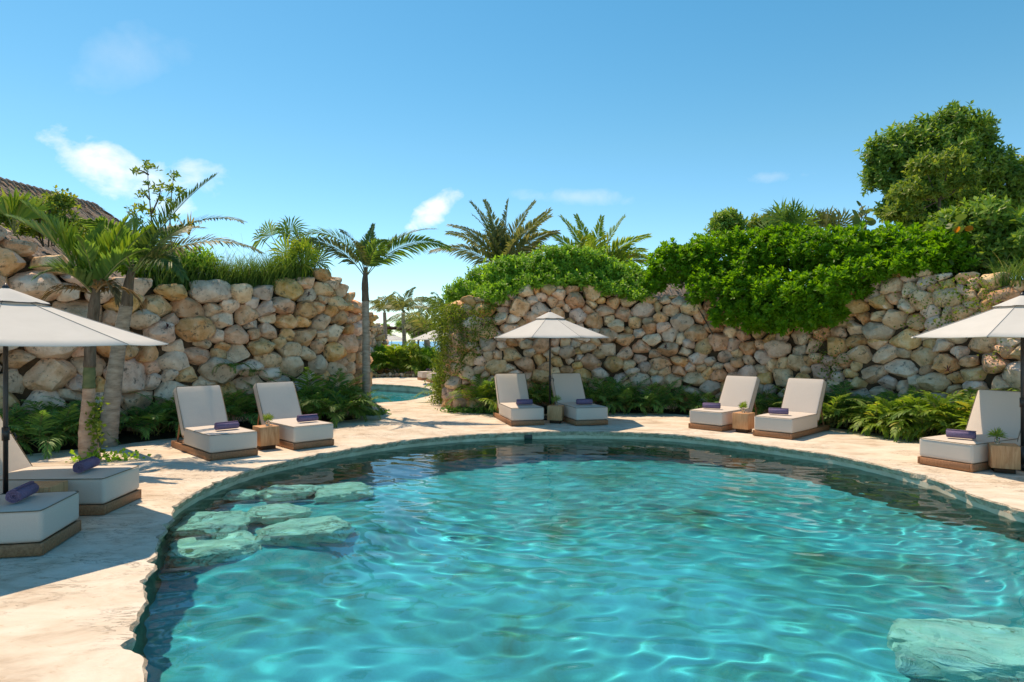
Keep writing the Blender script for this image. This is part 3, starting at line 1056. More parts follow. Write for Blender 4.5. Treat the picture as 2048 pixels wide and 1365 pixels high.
# ------------------------------------------------------------------ loungers, towels, tables, parasols
def make_lounger():
    """x across, y from the foot (0) to the head (2.0)"""
    root = empty('sun_lounger', (0, 0, 0))
    W_, L_, BH = 0.82, 2.02, 0.112
    base = []
    for sx in (-1, 1):
        base.append(bevel_box('side_board', (0.034, L_, BH), 0.004, 1, M['wood'], root, (sx * (W_ / 2 - 0.017), L_ / 2, BH / 2 + .004), sub=0))
    for y, h in ((0.017, BH), (L_ - 0.017, BH)):
        base.append(bevel_box('end_board', (0.034, W_ - 0.072, BH - .002), 0.004, 1, M['wood'], root, (0, y, h / 2 + .004), (0, 0, R(90)), sub=0))
    for k in range(9):
        y = 0.12 + k * 0.222
        bevel_box('slat', (W_ - 0.075, 0.20, 0.022), 0.003, 1, M['wood'], root, (0, y, BH - 0.018), sub=0)
    SH = 0.305
    SL = 1.36
    seat = bevel_box('seat_cushion', (W_ - 0.012, SL, SH), 0.042, 4, M['fabric'], root, (0, SL / 2 + 0.012, BH + 0.006 + SH / 2), puff=0.014, sub=6)
    # piping round the upper edge of the seat
    G = Geo()
    hw, z, r_ = W_ / 2 - 0.010, SH / 2 - 0.006, 0.05
    P = []
    for cx, cy, a0 in ((hw - r_, SL / 2 - r_, 0), (-hw + r_, SL / 2 - r_, 90), (-hw + r_, -SL / 2 + r_, 180), (hw - r_, -SL / 2 + r_, 270)):
        for k in range(5):
            a = R(a0 + k * 22.5)
            P.append((cx + r_ * math.cos(a), cy + r_ * math.sin(a), z + 0.003 * math.sin(k + a0)))
    P.append(P[0])
    G.tube(P, 0.0055, 5)
    G.build('piping', M['piping'], seat, smooth=True)
    # reclined back cushion
    BT, BL, ang = 0.185, 0.94, R(60)
    d = Vector((0, math.cos(ang), math.sin(ang)))
    nrm = Vector((0, -math.sin(ang), math.cos(ang)))
    foot = Vector((0, 1.345, BH + SH + 0.012))
    c = foot + d * (BL / 2 - 0.10) - nrm * (BT / 2)
    back = bevel_box('back_cushion', (W_ - 0.012, BL, BT), 0.034, 4, M['fabric'], root, tuple(c), (ang, 0, 0), puff=0.014, sub=6)
    G = Geo()
    for zz in (BT / 2 - 0.006, -BT / 2 + 0.006):
        P = []
        r_ = 0.045
        for cx, cy, a0 in ((hw - r_, BL / 2 - r_ - .004, 0), (-hw + r_, BL / 2 - r_ - .004, 90), (-hw + r_, -BL / 2 + r_, 180), (hw - r_, -BL / 2 + r_, 270)):
            for k in range(5):
                a = R(a0 + k * 22.5)
                P.append((cx + r_ * math.cos(a), cy + r_ * math.sin(a), zz))
        P.append(P[0])
        G.tube(P, 0.005, 5)
    G.build('piping', M['piping'], back, smooth=True)
    # wooden back panel and its prop
    cp = foot + d * (BL / 2 - 0.14) - nrm * (BT + 0.014)
    bevel_box('back_panel', (W_ - 0.06, BL - 0.06, 0.022), 0.003, 1, M['wood'], root, tuple(cp), (ang, 0, 0), sub=0)
    for sx in (-1, 1):
        G = Geo()
        top = foot + d * 0.36 - nrm * (BT + 0.03)
        a, b = Vector((sx * 0.33, top.y, top.z)), Vector((sx * 0.33, 1.90, BH))
        G.tube([a, b], 0.016, 6)
        G.build('prop', M['wood'], root)
    return root


def towel_mesh(name, mat, Lw=0.38, rad=0.072, turns=4.2):
    G = Geo()
    n = 84
    th = 0.0115
    V, T = [], []
    for i in range(n + 1):
        t = i / n
        a = t * turns * 2 * math.pi + 0.6
        r_ = 0.012 + (rad - 0.012) * t
        for rr, xx in ((r_, -Lw / 2), (r_, Lw / 2), (r_ - th, Lw / 2), (r_ - th, -Lw / 2)):
            e = 0.004 * math.sin(i * 1.7) if abs(xx) > 0 else 0
            sag = 0.95 if rr * math.sin(a) < 0 else 1.0
            V.append((xx + e + 0.003 * math.sin(t * 40), rr * math.cos(a) * 1.04, rr * math.sin(a) * sag))
    for i in range(n):
        b, c = i * 4, (i + 1) * 4
        for k in range(4):
            q = (k + 1) % 4
            T += [(b + k, b + q, c + q), (b + k, c + q, c + k)]
    T += [(0, 1, 2), (0, 2, 3), (n * 4, n * 4 + 2, n * 4 + 1), (n * 4, n * 4 + 3, n * 4 + 2)]
    G.add(V, T)
    return G.mesh(name, [mat], True)


TOWEL = towel_mesh('rolled_towel', M['towel'])
TOWEL_D = towel_mesh('rolled_towel', M['towel_dark'])
lounger0 = None


def place_lounger(foot, head_dir, label, tlabel, towel_y=0.40, towel_x=0.0, trot=0.0, dark=False, grp='sun loungers around the pool'):
    global lounger0
    d = Vector(head_dir).normalized()
    rz = math.atan2(-d.x, d.y)
    if lounger0 is None:
        lounger0 = make_lounger()
        o = lounger0
    else:
        o = copy_tree(lounger0)
    o.location = (foot[0], foot[1], 0.006)
    o.rotation_euler = (0, 0, rz)
    tag(o, label, 'sun lounger', grp)
    for ch in CH_OF[o.name]:                      # cushions never sit quite alike
        if ch.name.startswith('back_cushion'):
            ch.rotation_euler.x += rnd.uniform(-.035, .02)
        if ch.name.startswith('seat_cushion'):
            ch.rotation_euler.z = rnd.uniform(-.008, .008)
            ch.location.x += rnd.uniform(-.006, .006)
    if tlabel:
        t = link('rolled_towel', TOWEL_D if dark else TOWEL)
        p = Matrix.Rotation(rz, 3, 'Z') @ Vector((towel_x, towel_y, 0))
        t.location = (foot[0] + p.x, foot[1] + p.y, 0.436 + 0.069 + 0.012)
        t.rotation_euler = (rnd.uniform(-.3, .3), 0, rz + trot)
        tag(t, tlabel, 'towel', 'rolled towels on the loungers')
    return o


place_lounger((-4.44, 6.43), (-.97, -.20), 'nearest lounger at the left edge, its white foot end cut off by the frame', 'rolled purple towel on the nearest lounger at the left edge', 0.36, 0.02, 0.06)
place_lounger((-4.68, 7.84), (-1.0, -.05), 'left lounger in front of the palm trunks, half in the shade of the left parasol', 'rolled purple towel on the lounger in front of the palm trunks', 0.42, -0.02, 0.1)
place_lounger((-4.73, 11.07), (-.69, .72), 'lounger facing the pool just right of the two palm trunks, dappled by frond shade', 'rolled purple towel on the lounger right of the two palm trunks', 0.42, 0.03, 0.04)
place_lounger((-3.70, 12.16), (-.68, .73), 'lounger with a grey shaded back right of the small left wooden table', 'rolled purple towel on the lounger right of the left wooden table', 0.40, 0.06, 0.0)
place_lounger((0.37, 15.30), (-.23, .97), 'lounger left of the centre parasol pole, its seat partly sunlit', 'rolled purple towel on the lounger left of the centre parasol pole', 0.50, 0.05, -0.12)
place_lounger((1.90, 15.38), (-.27, .96), 'lounger right of the centre parasol pole, wholly in its shade', 'rolled purple towel on the shaded lounger right of the centre parasol pole', 0.50, 0.0, -0.1)
place_lounger((4.32, 14.58), (.72, .70), 'left one of the two loungers facing left below the big hedge', 'rolled purple towel on the left one of the two loungers below the hedge', 0.40, -0.05, 0.3)
place_lounger((5.36, 13.42), (.72, .70), 'lounger right of the reddish wooden table, leaf shadows on its back', 'rolled purple towel on the lounger right of the reddish wooden table', 0.40, -0.03, 0.3)
place_lounger((6.79, 10.22), (.88, .46), 'lounger under the right parasol, beside the bamboo palms', 'rolled purple towel on the lounger under the right parasol', 0.36, 0.06, 0.35)
place_lounger((-4.72, 33.2), (.9, .42), 'far lounger beyond the gap, the left one of the two there', 'dark rolled towel on the far left lounger beyond the gap', 0.5, 0, 0.3, True)
place_lounger((-4.05, 31.6), (.9, .42), 'far lounger beyond the gap, half hidden by the viny wall end', 'dark rolled towel on the far lounger nearest the viny wall end', 0.5, 0, 0.3, True)


def make_table():
    root = empty('side_table', (0, 0, 0))
    bevel_box('block', (0.36, 0.36, 0.345), 0.006, 2, M['block'], root, (0, 0, 0.075 + 0.1725), sub=0)
    bevel_box('plinth', (0.26, 0.26, 0.075), 0.003, 1, M['plinth'], root, (0, 0, 0.0375), sub=0)
    return root


table0 = None
TABLES = [((-5.18, 7.16), 8, 'wooden block table half hidden between the two nearest left loungers'),
          ((-4.57, 12.08), 43, 'upright wooden block table between the two loungers by the palm trunks'),
          ((1.07, 15.88), -14, 'wooden block table in front of the centre parasol pole'),
          ((5.10, 14.30), -44, 'reddish wooden block table between the two loungers below the hedge'),
          ((7.50, 9.92), -28, 'chunky pale wooden block table at the right edge under the right parasol')]
for (p, a, lab) in TABLES:
    if table0 is None:
        table0 = make_table()
        o = table0
    else:
        o = copy_tree(table0)
    o.location = (p[0], p[1], 0.004)
    o.rotation_euler = (0, 0, R(a))
    tag(o, lab, 'side table', 'wooden block tables between the loungers')


def fan_leaf(n=13, length=0.2, spread=200, width=0.02, droop=0.15, r=rng, seg=2):
    """fan palm blade: narrow segments radiating from the hub in the local xz plane, stalk end at the origin"""
    G = Geo()
    for k in range(n):
        a = R(90 + (k / (n - 1) - 0.5) * spread) + r.normal(0, 0.03)
        L = length * (1 - 0.25 * abs(k / (n - 1) - 0.5) * 2) * r.uniform(.9, 1.08)
        d = np.array([math.cos(a), 0, math.sin(a)])
        p = np.array([-math.sin(a), 0, math.cos(a)])
        y = r.normal(0, 0.06)
        V = [np.zeros(3), d * L * .55 + p * width / 2 + np.array([0, y * L * .5, 0]), d * L * .55 - p * width / 2 + np.array([0, y * L * .5 + width * .25, 0]),
             d * L + np.array([0, y * L, -droop * L])]
        G.add(V, [(0, 2, 1), (1, 2, 3)])
    return G


def vase(loc, label, dark=False, s=1.0):
    root = empty('vase_of_leaves', loc, rnd.uniform(0, 6), label, 'vase', 'vases of leaves on the wooden tables')
    bm = bmesh.new()
    prof = [(0.0, 0.0), (0.030, 0.0), (0.034, 0.012), (0.036, 0.05), (0.033, 0.085), (0.034, 0.092), (0.030, 0.090), (0.029, 0.05), (0.027, 0.014), (0.0, 0.012)]
    n = 16
    vs = [[bm.verts.new((r_ * math.cos(2 * math.pi * k / n), r_ * math.sin(2 * math.pi * k / n), z)) for k in range(n)] for r_, z in prof]
    for a, b in zip(vs[:-1], vs[1:]):
        for k in range(n):
            bm.faces.new((a[k], a[(k + 1) % n], b[(k + 1) % n], b[k]))
    bmesh.ops.remove_doubles(bm, verts=bm.verts[:], dist=0.0005)
    me = bpy.data.meshes.new('glass')
    bm.to_mesh(me)
    bm.free()
    me.materials.append(M['glass'])
    me.polygons.foreach_set('use_smooth', [True] * len(me.polygons))
    link('glass', me, root)
    mats = [M['palm_mid'] if dark else M['palm_bright'], M['palm_dark'] if dark else M['palm_mid'], M['palm_bright']]
    for k in range(4):
        o = fan_leaf(12, 0.155 * s, 210 if k else 170, 0.018).build('leaf', mats[k % 3], root)
        o.location = (0.014 * math.cos(k * 1.7), 0.014 * math.sin(k * 1.7), 0.105 + 0.012 * k)
        o.rotation_euler = (R(rnd.uniform(-55, 25)), R(rnd.uniform(-25, 25)), k * 1.6)
        o2 = Geo()
        o2.tube([(0, 0, 0), (0.004, 0.004, -0.05), (0, 0, -0.09 - 0.012 * k)], 0.0025, 4)
        s_ = o2.build('stem', M['rachis'], root)
        s_.location = (0.012 * math.cos(k * 1.7), 0.012 * math.sin(k * 1.7), 0.105 + 0.012 * k)
    return root


TT = 0.075 + 0.345 + 0.005
vase((-4.55, 12.10, TT), 'small glass vase of pale palm leaves on the table by the palm trunks')
vase((1.09, 15.92, TT), 'small vase of upright green leaves on the table at the centre parasol', s=1.1)
vase((5.10, 14.34, TT), 'small glass vase of bright leaves on the reddish table below the hedge', s=1.05)
vase((7.44, 9.97, TT), 'glass vase of dark green fan leaves on the table at the right edge', True, 1.1)


def make_parasol():
    root = empty('parasol', (0, 0, 0))
    rr, zr, za, nv = 1.53, 2.06, 2.64, 8
    G = Geo()
    ns, nr = 6, 8

    def canopy_pt(a0, a1, s, t, r0, r1, z0, z1, sag):
        p0 = Vector((math.cos(a0), math.sin(a0), 0))
        p1 = Vector((math.cos(a1), math.sin(a1), 0))
        d = p0.lerp(p1, s)
        rad = r0 + (r1 - r0) * t
        dip = sag * math.sin(math.pi * s) * t * (1.0 - 0.35 * t) + 0.006 * math.sin(math.pi * t)
        return Vector((d.x * rad, d.y * rad, z0 + (z1 - z0) * t - dip))
    for k in range(nv):
        a0, a1 = 2 * math.pi * (k + .5) / nv, 2 * math.pi * (k + 1.5) / nv
        G = Geo()
        V = [tuple(canopy_pt(a0, a1, i / ns, j / nr, 0.10, rr, za - 0.02, zr, 0.020)) for j in range(nr + 1) for i in range(ns + 1)]
        V += [(x, y, z - 0.006) for x, y, z in V]
        # hem: short turned-down edge
        T = []
        w = ns + 1
        h = len(V) // 2
        for j in range(nr):
            for i in range(ns):
                a = j * w + i
                T += [(a, a + w, a + w + 1), (a, a + w + 1, a + 1), (h + a, h + a + w + 1, h + a + w), (h + a, h + a + 1, h + a + w + 1)]
        for i in range(ns):
            a = nr * w + i
            T += [(a, h + a, h + a + 1), (a, h + a + 1, a + 1)]
        G.add(V, T)
        p = G.build('canopy_panel', M['canvas'], root, smooth=True)
        G = Geo()
        G.tube([canopy_pt(a0, a1, 0, t, 0.10, rr, za - .02, zr, 0.020) + Vector((0, 0, 0.003)) for t in (0.02, .25, .5, .75, 1.0)], 0.005, 4)
        G.build('seam', M['seam'], p)
    # vent cap over the top, edged with dark scalloped shade gap
    G = Geo()
    V, T = [], []
    m = nv * 4
    for j, (r_, z) in enumerate(((0.03, za + 0.07), (0.18, za + 0.005), (0.385, za - 0.098))):
        for k in range(m):
            a = 2 * math.pi * (k / 4 + .5) / nv
            f = math.cos(math.pi / nv) / math.cos((a - math.pi / nv) % (2 * math.pi / nv) - math.pi / nv) if j else 1
            wob = 0.008 * math.sin(k * math.pi / 2 + .7) if j == 2 else 0
            V.append((r_ * f * math.cos(a), r_ * f * math.sin(a), z + wob))
    for j in range(2):
        for k in range(m):
            q = (k + 1) % m
            T += [(j * m + k, (j + 1) * m + k, (j + 1) * m + q), (j * m + k, (j + 1) * m + q, j * m + q)]
    G.add(V, T)
    G.build('vent_cap', M['canvas'], root, smooth=True)
    G = Geo()
    G.tube([(0.385 * math.cos(2 * math.pi * (k + .5) / nv), 0.385 * math.sin(2 * math.pi * (k + .5) / nv), za - 0.106) for k in list(range(nv)) + [0]], 0.006, 5)
    G.build('cap_band', M['metal'], root)
    G = Geo()
    G.tube([(0, 0, 0.05), (0, 0, za + 0.05)], 0.024, 12)
    G.build('pole', M['metal'], root, smooth=True)
    G = Geo()
    G.tube([(0, 0, za + 0.05), (0, 0, za + 0.085), (0, 0, za + 0.10), (0, 0, za + 0.13)], [0.03, 0.034, 0.022, 0.006], 10)
    G.build('finial', M['metal'], root, smooth=True)
    G = Geo()
    G.tube([(0, 0, 2.10), (0, 0, 2.18)], 0.042, 10)
    hub = G.build('hub', M['metal'], root, smooth=True)
    for k in range(nv):
        a = 2 * math.pi * (k + .5) / nv
        c, s = math.cos(a), math.sin(a)
        G = Geo()
        G.tube([(c * .06, s * .06, za - .05), (c * .8, s * .8, za - .05 - .27 - .03), (c * (rr - .02), s * (rr - .02), zr - 0.012)], 0.009, 5)
        rib = G.build('rib', M['metal'], root)
        G = Geo()
        G.tube([(c * .04, s * .04, 2.14), (c * .74, s * .74, za - .34)], 0.007, 5)
        G.build('strut', M['metal'], rib)
    G = Geo()
    G.tube([(0, 0, 0.95), (0, 0, 1.10)], 0.036, 10)
    cb = G.build('crank_box', M['metal'], root, smooth=True)
    G = Geo()
    G.tube([(0.03, 0, 1.03), (0.085, 0, 1.03), (0.095, 0, 1.0), (0.095, 0, 0.95)], 0.008, 6)
    G.build('crank_handle', M['metal'], cb)
    G = Geo()
    G.tube([(0, 0, 0.05), (0, 0, 0.34)], 0.034, 10)
    G.build('socket', M['metal'], root, smooth=True)
    bevel_box('base_plate', (0.55, 0.55, 0.055), 0.008, 2, M['metal'], root, (0, 0, 0.0285), sub=0)
    return root


para0 = make_parasol()
PARAS = [((-5.57, 7.15), 10, -0.10, 1.04, 'white parasol at the left edge over the two nearest loungers'),
         ((0.97, 16.62), 3, 0.02, 1.0, 'white parasol with dark pole standing between the two centre loungers'),
         ((8.05, 10.25), 15, 0.0, 1.05, 'white parasol cut by the right edge of the photo, over one lounger'),
         ((-3.40, 31.0), 8, 0.0, 1.0, 'far white parasol beyond the gap, partly behind the viny wall end'),
         ((-11.1, 60.0), 5, 0.0, 1.0, 'farthest tiny white parasol seen against the sea')]
for i, (p, a, dz, s, lab) in enumerate(PARAS):
    o = para0 if i == 0 else copy_tree(para0)
    o.location = (p[0], p[1], 0.006)
    o.rotation_euler = (0, 0, R(a))
    o.scale = (s, s, 1.0 + dz / 2.0)
    tag(o, lab, 'parasol', 'white parasols around the pools')

# dark inlet set in the pool's far wall
ip = g(1057, 876, 0)
k_ = min(range(len(mainC)), key=lambda i: (mainC[i] - Vector((g(1057, 864).x, g(1057, 864).y, 0))).length)
o = bevel_box('pool_inlet', (0.17, 0.06, 0.10), 0.01, 2, M['metal'], None, tuple(mainC[k_] + mainN[k_] * 0.015 + Vector((0, 0, -0.115))), (0, 0, math.atan2(mainN[k_].y, mainN[k_].x) - R(90)), sub=0)
tag(o, 'small dark skimmer opening in the far pool wall', 'pool fitting')


# ------------------------------------------------------------------ rocks under the water
def rock(X, Y, rx, ry, h, ztop, rz, label, seed, sub=5):
    rx *= 1.06
    ry *= 1.22
    r = np.random.default_rng(seed)
    z0 = ztop
    D = (CH - z0) * F / (Y - 682.5)
    c = Vector(((X - 1024) / F * D, D, z0))
    bm = bmesh.new()
    bmesh.ops.create_icosphere(bm, subdivisions=sub, radius=1.0)
    V = np.array([v.co[:] for v in bm.verts])
    T = np.array([[v.index for v in f.verts] for f in bm.faces])
    bm.free()
    W = V.copy()
    s = np.sqrt(V[:, 0] ** 2 + V[:, 1] ** 2)
    th = np.arctan2(V[:, 1], V[:, 0])
    # angular outline: a rough polygon of 6 to 9 corners
    nc = int(r.integers(6, 10))
    ca = np.sort((np.arange(nc) + r.uniform(-.33, .33, nc)) / nc * 2 * np.pi)
    cr = r.uniform(.72, 1.15, nc)
    cx_, cy_ = cr * np.cos(ca), cr * np.sin(ca)
    lob = np.zeros_like(th)
    for k in range(nc):
        q = (k + 1) % nc
        ex, ey = cx_[q] - cx_[k], cy_[q] - cy_[k]
        den = np.cos(th) * ey - np.sin(th) * ex
        den = np.where(np.abs(den) < 1e-6, 1e-6, den)
        t_ = (cx_[k] * ey - cy_[k] * ex) / den
        v_ = (cx_[k] * np.sin(th) - cy_[k] * np.cos(th)) / den
        lob = np.where((t_ > 0) & (v_ >= -.001) & (v_ <= 1.001), t_, lob)
    lob = np.where(lob <= 0, .8, lob)
    ss = s ** 0.42
    W[:, 0] = np.cos(th) * ss * lob * rx
    W[:, 1] = np.sin(th) * ss * lob * ry
    W[:, 2] = np.sign(V[:, 2]) * np.abs(V[:, 2]) ** 0.42 * h / 2
    for _ in range(7):
        n = np.array([r.normal(), r.normal(), abs(r.normal()) * 1.3])
        n /= np.linalg.norm(n)
        d = W @ n
        lim = d.max() * r.uniform(.76, .93)
        W -= np.outer(np.maximum(d - lim, 0), n) * .9
    o = r.uniform(0, 50, 3)
    for i in range(len(W)):
        v = Vector(W[i])
        q = v + Vector(o)
        a = noise.noise(q * 2.6) * .12 + noise.noise(q * 6.5) * .09 - abs(noise.noise(q * 9.0)) * .10 + noise.noise(q * 21) * 0.035
        W[i, :2] *= 1 + a
        st = noise.noise(Vector((q.x * 3.2, q.y * 3.2, 1.0)))
        W[i, 2] += (.045 * st - .05 * abs(noise.noise(q * 7.0)) + .045 * math.copysign(min(abs(noise.noise(Vector((q.x * 1.7 + 9, q.y * 1.7, 4.0)))) * 3, 1), noise.noise(Vector((q.x * 1.7 + 9, q.y * 1.7, 4.0)))) + .03 * noise.noise(q * 12)) * (1 if W[i, 2] > 0 else 0)
    W[:, 2] -= np.percentile(W[:, 2], 97)
    me = mesh_np('rock', W, T, [M['rock']], None, True)
    me.set_sharp_from_angle(angle=R(40))
    ob = link('rock', me)
    ob.location = c
    ob.rotation_euler = (0, 0, R(rz))
    ob.cycles.is_caustics_receiver = True
    tag(ob, label, 'rock', 'pale rocks under the water')


rock(430, 1056, 0.54, 0.46, 0.50, -0.34, 35, 'big flat submerged rock nearest the left pool edge, almost breaking the surface', 1)
rock(558, 1044, 0.44, 0.30, 0.42, -0.42, 10, 'submerged rock with a small hole, between the two big flat ones', 2)
rock(622, 1084, 0.56, 0.36, 0.55, -0.46, 22, 'largest pale submerged rock, right of the flat one by the edge', 3)
rock(428, 1146, 0.54, 0.42, 0.50, -0.66, 25, 'turquoise submerged rock lying lowest and nearest the camera on the left', 4)
rock(580, 1006, 0.42, 0.36, 0.40, -0.45, 20, 'submerged rock farthest back in the left group', 5)
rock(690, 1012, 0.52, 0.46, 0.40, -0.56, -20, 'ragged submerged rock at the right end of the left group', 6)
rock(482, 1016, 0.32, 0.22, 0.30, -0.48, 0, 'small submerged rock behind the big flat one by the edge', 7)
rock(2000, 1352, 0.86, 0.50, 0.55, -0.60, -24, 'large pale ridged submerged rock in the lower right corner', 8)


# ------------------------------------------------------------------ plants
def frond(L=2.2, p0=60, droop=70, n=34, ll=0.55, lw=0.035, base=0.18, hang=0.35, vee=20, r=rng, twist=0.0, ang0=62, ang1=30, curl=0.0, rib=0.016, ragged=0.0, tw0=0.0):
    """pinnate palm frond in the local xz plane: starts upward at p0 degrees, bends down by droop along its length"""
    G = Geo()
    m = 26
    pts = [Vector((0, 0, 0))]
    for i in range(m):
        t = (i + .5) / m
        a = R(p0 - droop * t ** 1.45)
        s = math.sin(curl * t)
        pts.append(pts[-1] + Vector((math.cos(a) * math.cos(curl * t), math.cos(a) * s, math.sin(a))) * (L / m))
    G.tube([pts[i] for i in range(0, m + 1, 2)], [rib * (1 - .88 * i / m) + .0015 for i in range(0, m + 1, 2)], 4, 1, cap=False)
    P = np.array(pts)
    tt = np.linspace(base, 0.995, n)
    V, T = [], []
    for side in (-1, 1):
        for t in tt:
            if ragged and r.random() < ragged:
                continue
            k = t * m
            i = min(int(k), m - 1)
            c = P[i] + (P[i + 1] - P[i]) * (k - i)
            tg = P[i + 1] - P[i]
            tg = tg / np.linalg.norm(tg)
            sd = np.cross(tg, [0, 0, 1])
            q = np.linalg.norm(sd)
            sd = sd / q if q > 0.15 else np.array([0, -1.0, 0])
            up = np.cross(sd, tg)
            tw = tw0 + twist * t
            sd, up = sd * math.cos(tw) + up * math.sin(tw), up * math.cos(tw) - sd * math.sin(tw)
            u = (t - base) / (1 - base)
            prof = (0.45 + 0.55 * math.sin(math.pi * min(1, u * 1.15 + 0.15) ** 0.8)) * (1 - 0.45 * u ** 3)
            l = ll * prof * r.uniform(.88, 1.1)
            a = R(ang0 + (ang1 - ang0) * u + r.normal(0, 4))
            ve = R(vee + r.normal(0, 7))
            d = tg * math.cos(a) + (sd * side * math.cos(ve) + up * math.sin(ve)) * math.sin(a)
            d /= np.linalg.norm(d)
            h = hang * r.uniform(.7, 1.3)
            wv = np.cross(d, up)
            wv /= max(np.linalg.norm(wv), 1e-6)
            w = lw * (0.75 + .5 * (1 - u)) * .5
            g0 = np.array([0, 0, -1.0])
            p1 = c + d * l * .34 + g0 * l * h * .10
            p2 = c + d * l * .70 + g0 * l * h * .40
            p3 = c + d * l + g0 * l * h * .85
            b = len(V)
            V += [c, p1 + wv * w, p1 - wv * w, p2 + wv * w * .75, p2 - wv * w * .75, p3]
            T += [(b, b + 2, b + 1), (b + 1, b + 2, b + 4), (b + 1, b + 4, b + 3), (b + 3, b + 4, b + 5)]
    G.add(np.array(V), T, 0)
    return G


FRONDS = {}


def frond_mesh(key, mats, **kw):
    if key not in FRONDS:
        FRONDS[key] = frond(**kw).mesh('frond', mats)
    return FRONDS[key]


def hang_frond(root, me, at, az, tilt=0.0, s=1.0, roll=0.0):
    o = link('frond', me, root)
    o.location = at
    o.rotation_euler = (R(roll), R(tilt), R(az))
    o.scale = (s, s, s)
    return o


def trunk(root, pts, rads, mat, name='trunk', rings=0.10, n=14, parent_loc=True):
    """palm trunk with raised leaf-scar rings"""
    P = catmull([Vector(p) for p in pts], 0.035)
    L = len(P)
    rr = np.interp(np.linspace(0, 1, L), np.linspace(0, 1, len(rads)), rads)
    d = 0
    rad = []
    for i in range(L):
        if i:
            d += (P[i] - P[i - 1]).length
        f = (d / rings + 0.15 * noise.noise(P[i] * 2)) % 1.0
        rad.append(rr[i] * (1 + 0.045 * (1 if f < .28 else 0) + 0.05 * noise.noise(P[i] * 5.0)))
    G = Geo()
    G.tube(P, rad, n)
    return G.build(name, mat, root, smooth=False if rings < 0 else True)


# --- the leaning grey palm on the left
A0 = g(214, 893)
palm = empty('palm_tree', A0, 0, 'leaning grey ringed palm left of the loungers, long fronds reaching right', 'palm tree')
DA = A0.y


def rel(root, X, Y, D):
    return pd(X, Y, D) - root.location


At = [(0, 0, -.05), rel(palm, 226, 780, DA), rel(palm, 238, 690, DA), rel(palm, 253, 610, DA - .05)]
trunk(palm, At, [0.175, 0.148, 0.125, 0.11], M['trunk_gray'])
trunk(palm, [rel(palm, 253, 612, DA - .05), rel(palm, 258, 565, DA - .08), rel(palm, 268, 530, DA - .1)], [0.108, 0.085, 0.05], M['fibre'], 'crownshaft', 0.3)
top_ = rel(palm, 266, 545, DA - .1)
mp = [M['palm_mid'], M['rachis']]
mo = [M['palm_olive'], M['rachis']]
mdk = [M['palm_dark'], M['rachis']]
for k, (az, p0, dr, L, ll, mt, hg) in enumerate([
        (-8, 57, 26, 2.45, 0.48, mdk, .12), (-14, 46, 64, 2.65, 0.56, mdk, .40), (6, 37, 66, 2.5, 0.52, mo, .5), (-30, 26, 78, 1.7, 0.5, mdk, .6),
        (165, 42, 60, 1.7, 0.5, mdk, .4), (120, 70, 60, 1.8, 0.5, mp, .3), (-100, 66, 90, 1.6, 0.5, mp, .4), (60, 60, 60, 1.9, 0.5, mdk, .3)]):
    o = frond(L, p0, dr, 78, ll, 0.040, 0.14, hg, 28 if k else 45, twist=0.4, tw0=-.7 if az < 90 else .6).build('frond', mt, palm)
    o.location = top_
    o.rotation_euler = (0, 0, R(az))
# --- the pinkish palm in front of it, with a green band under a short broad crown
B0 = g(181, 920)
palmb = empty('palm_tree', B0, 0, 'pinkish palm trunk with a green band, its short broad crown above the left parasol', 'palm tree')
DB = B0.y
trunk(palmb, [(0, 0, -.05), rel(palmb, 174, 860, DB), rel(palmb, 177, 800, DB), rel(palmb, 178, 776, DB)], [0.172, 0.132, 0.10, 0.092], M['trunk_pink'])
trunk(palmb, [rel(palmb, 178, 777, DB), rel(palmb, 179, 733, DB)], [0.096, 0.088], M['trunk_green'], 'trunk_band', 0.22)
trunk(palmb, [rel(palmb, 179, 735, DB), rel(palmb, 181, 690, DB), rel(palmb, 186, 640, DB), rel(palmb, 190, 600, DB), rel(palmb, 194, 560, DB)], [0.092, 0.085, 0.09, 0.08, 0.04], M['fibre'], 'crownshaft', 0.25)
tb = rel(palmb, 189, 592, DB)
mb = [M['palm_bright'], M['rachis']]
mbr = [M['palm_brown'], M['rachis_br']]
for k, (az, p0, dr, L, ll, mt, hg, rag) in enumerate([
        (176, 58, 40, 2.05, 0.60, mp, .05, 0), (184, 66, 30, 1.9, 0.62, mb, .05, 0), (5, 62, 24, 1.45, 0.50, mb, .05, 0), (-4, 74, 20, 1.4, .48, mb, .05, 0), (170, 46, 58, 1.35, 0.46, mp, .2, 0), (-20, 52, 50, 1.4, 0.45, mp, .2, 0), (110, 78, 26, 1.5, 0.46, mb, .05, 0),
        (-75, 74, 60, 1.2, 0.45, mp, .2, 0), (-35, 40, 115, 0.95, 0.40, mbr, .8, .35), (215, 30, 115, 0.9, 0.4, mbr, .8, .4), (20, 35, 120, 0.85, 0.36, mbr, .9, .4), (250, 50, 90, 1.1, .42, mdk, .5, .2)]):
    o = frond(L, p0, dr, 40, ll, 0.058, 0.12, hg, 52, ang0=54, ang1=22, ragged=rag).build('frond', mt, palmb)
    o.location = tb
    o.rotation_euler = (0, 0, R(az))
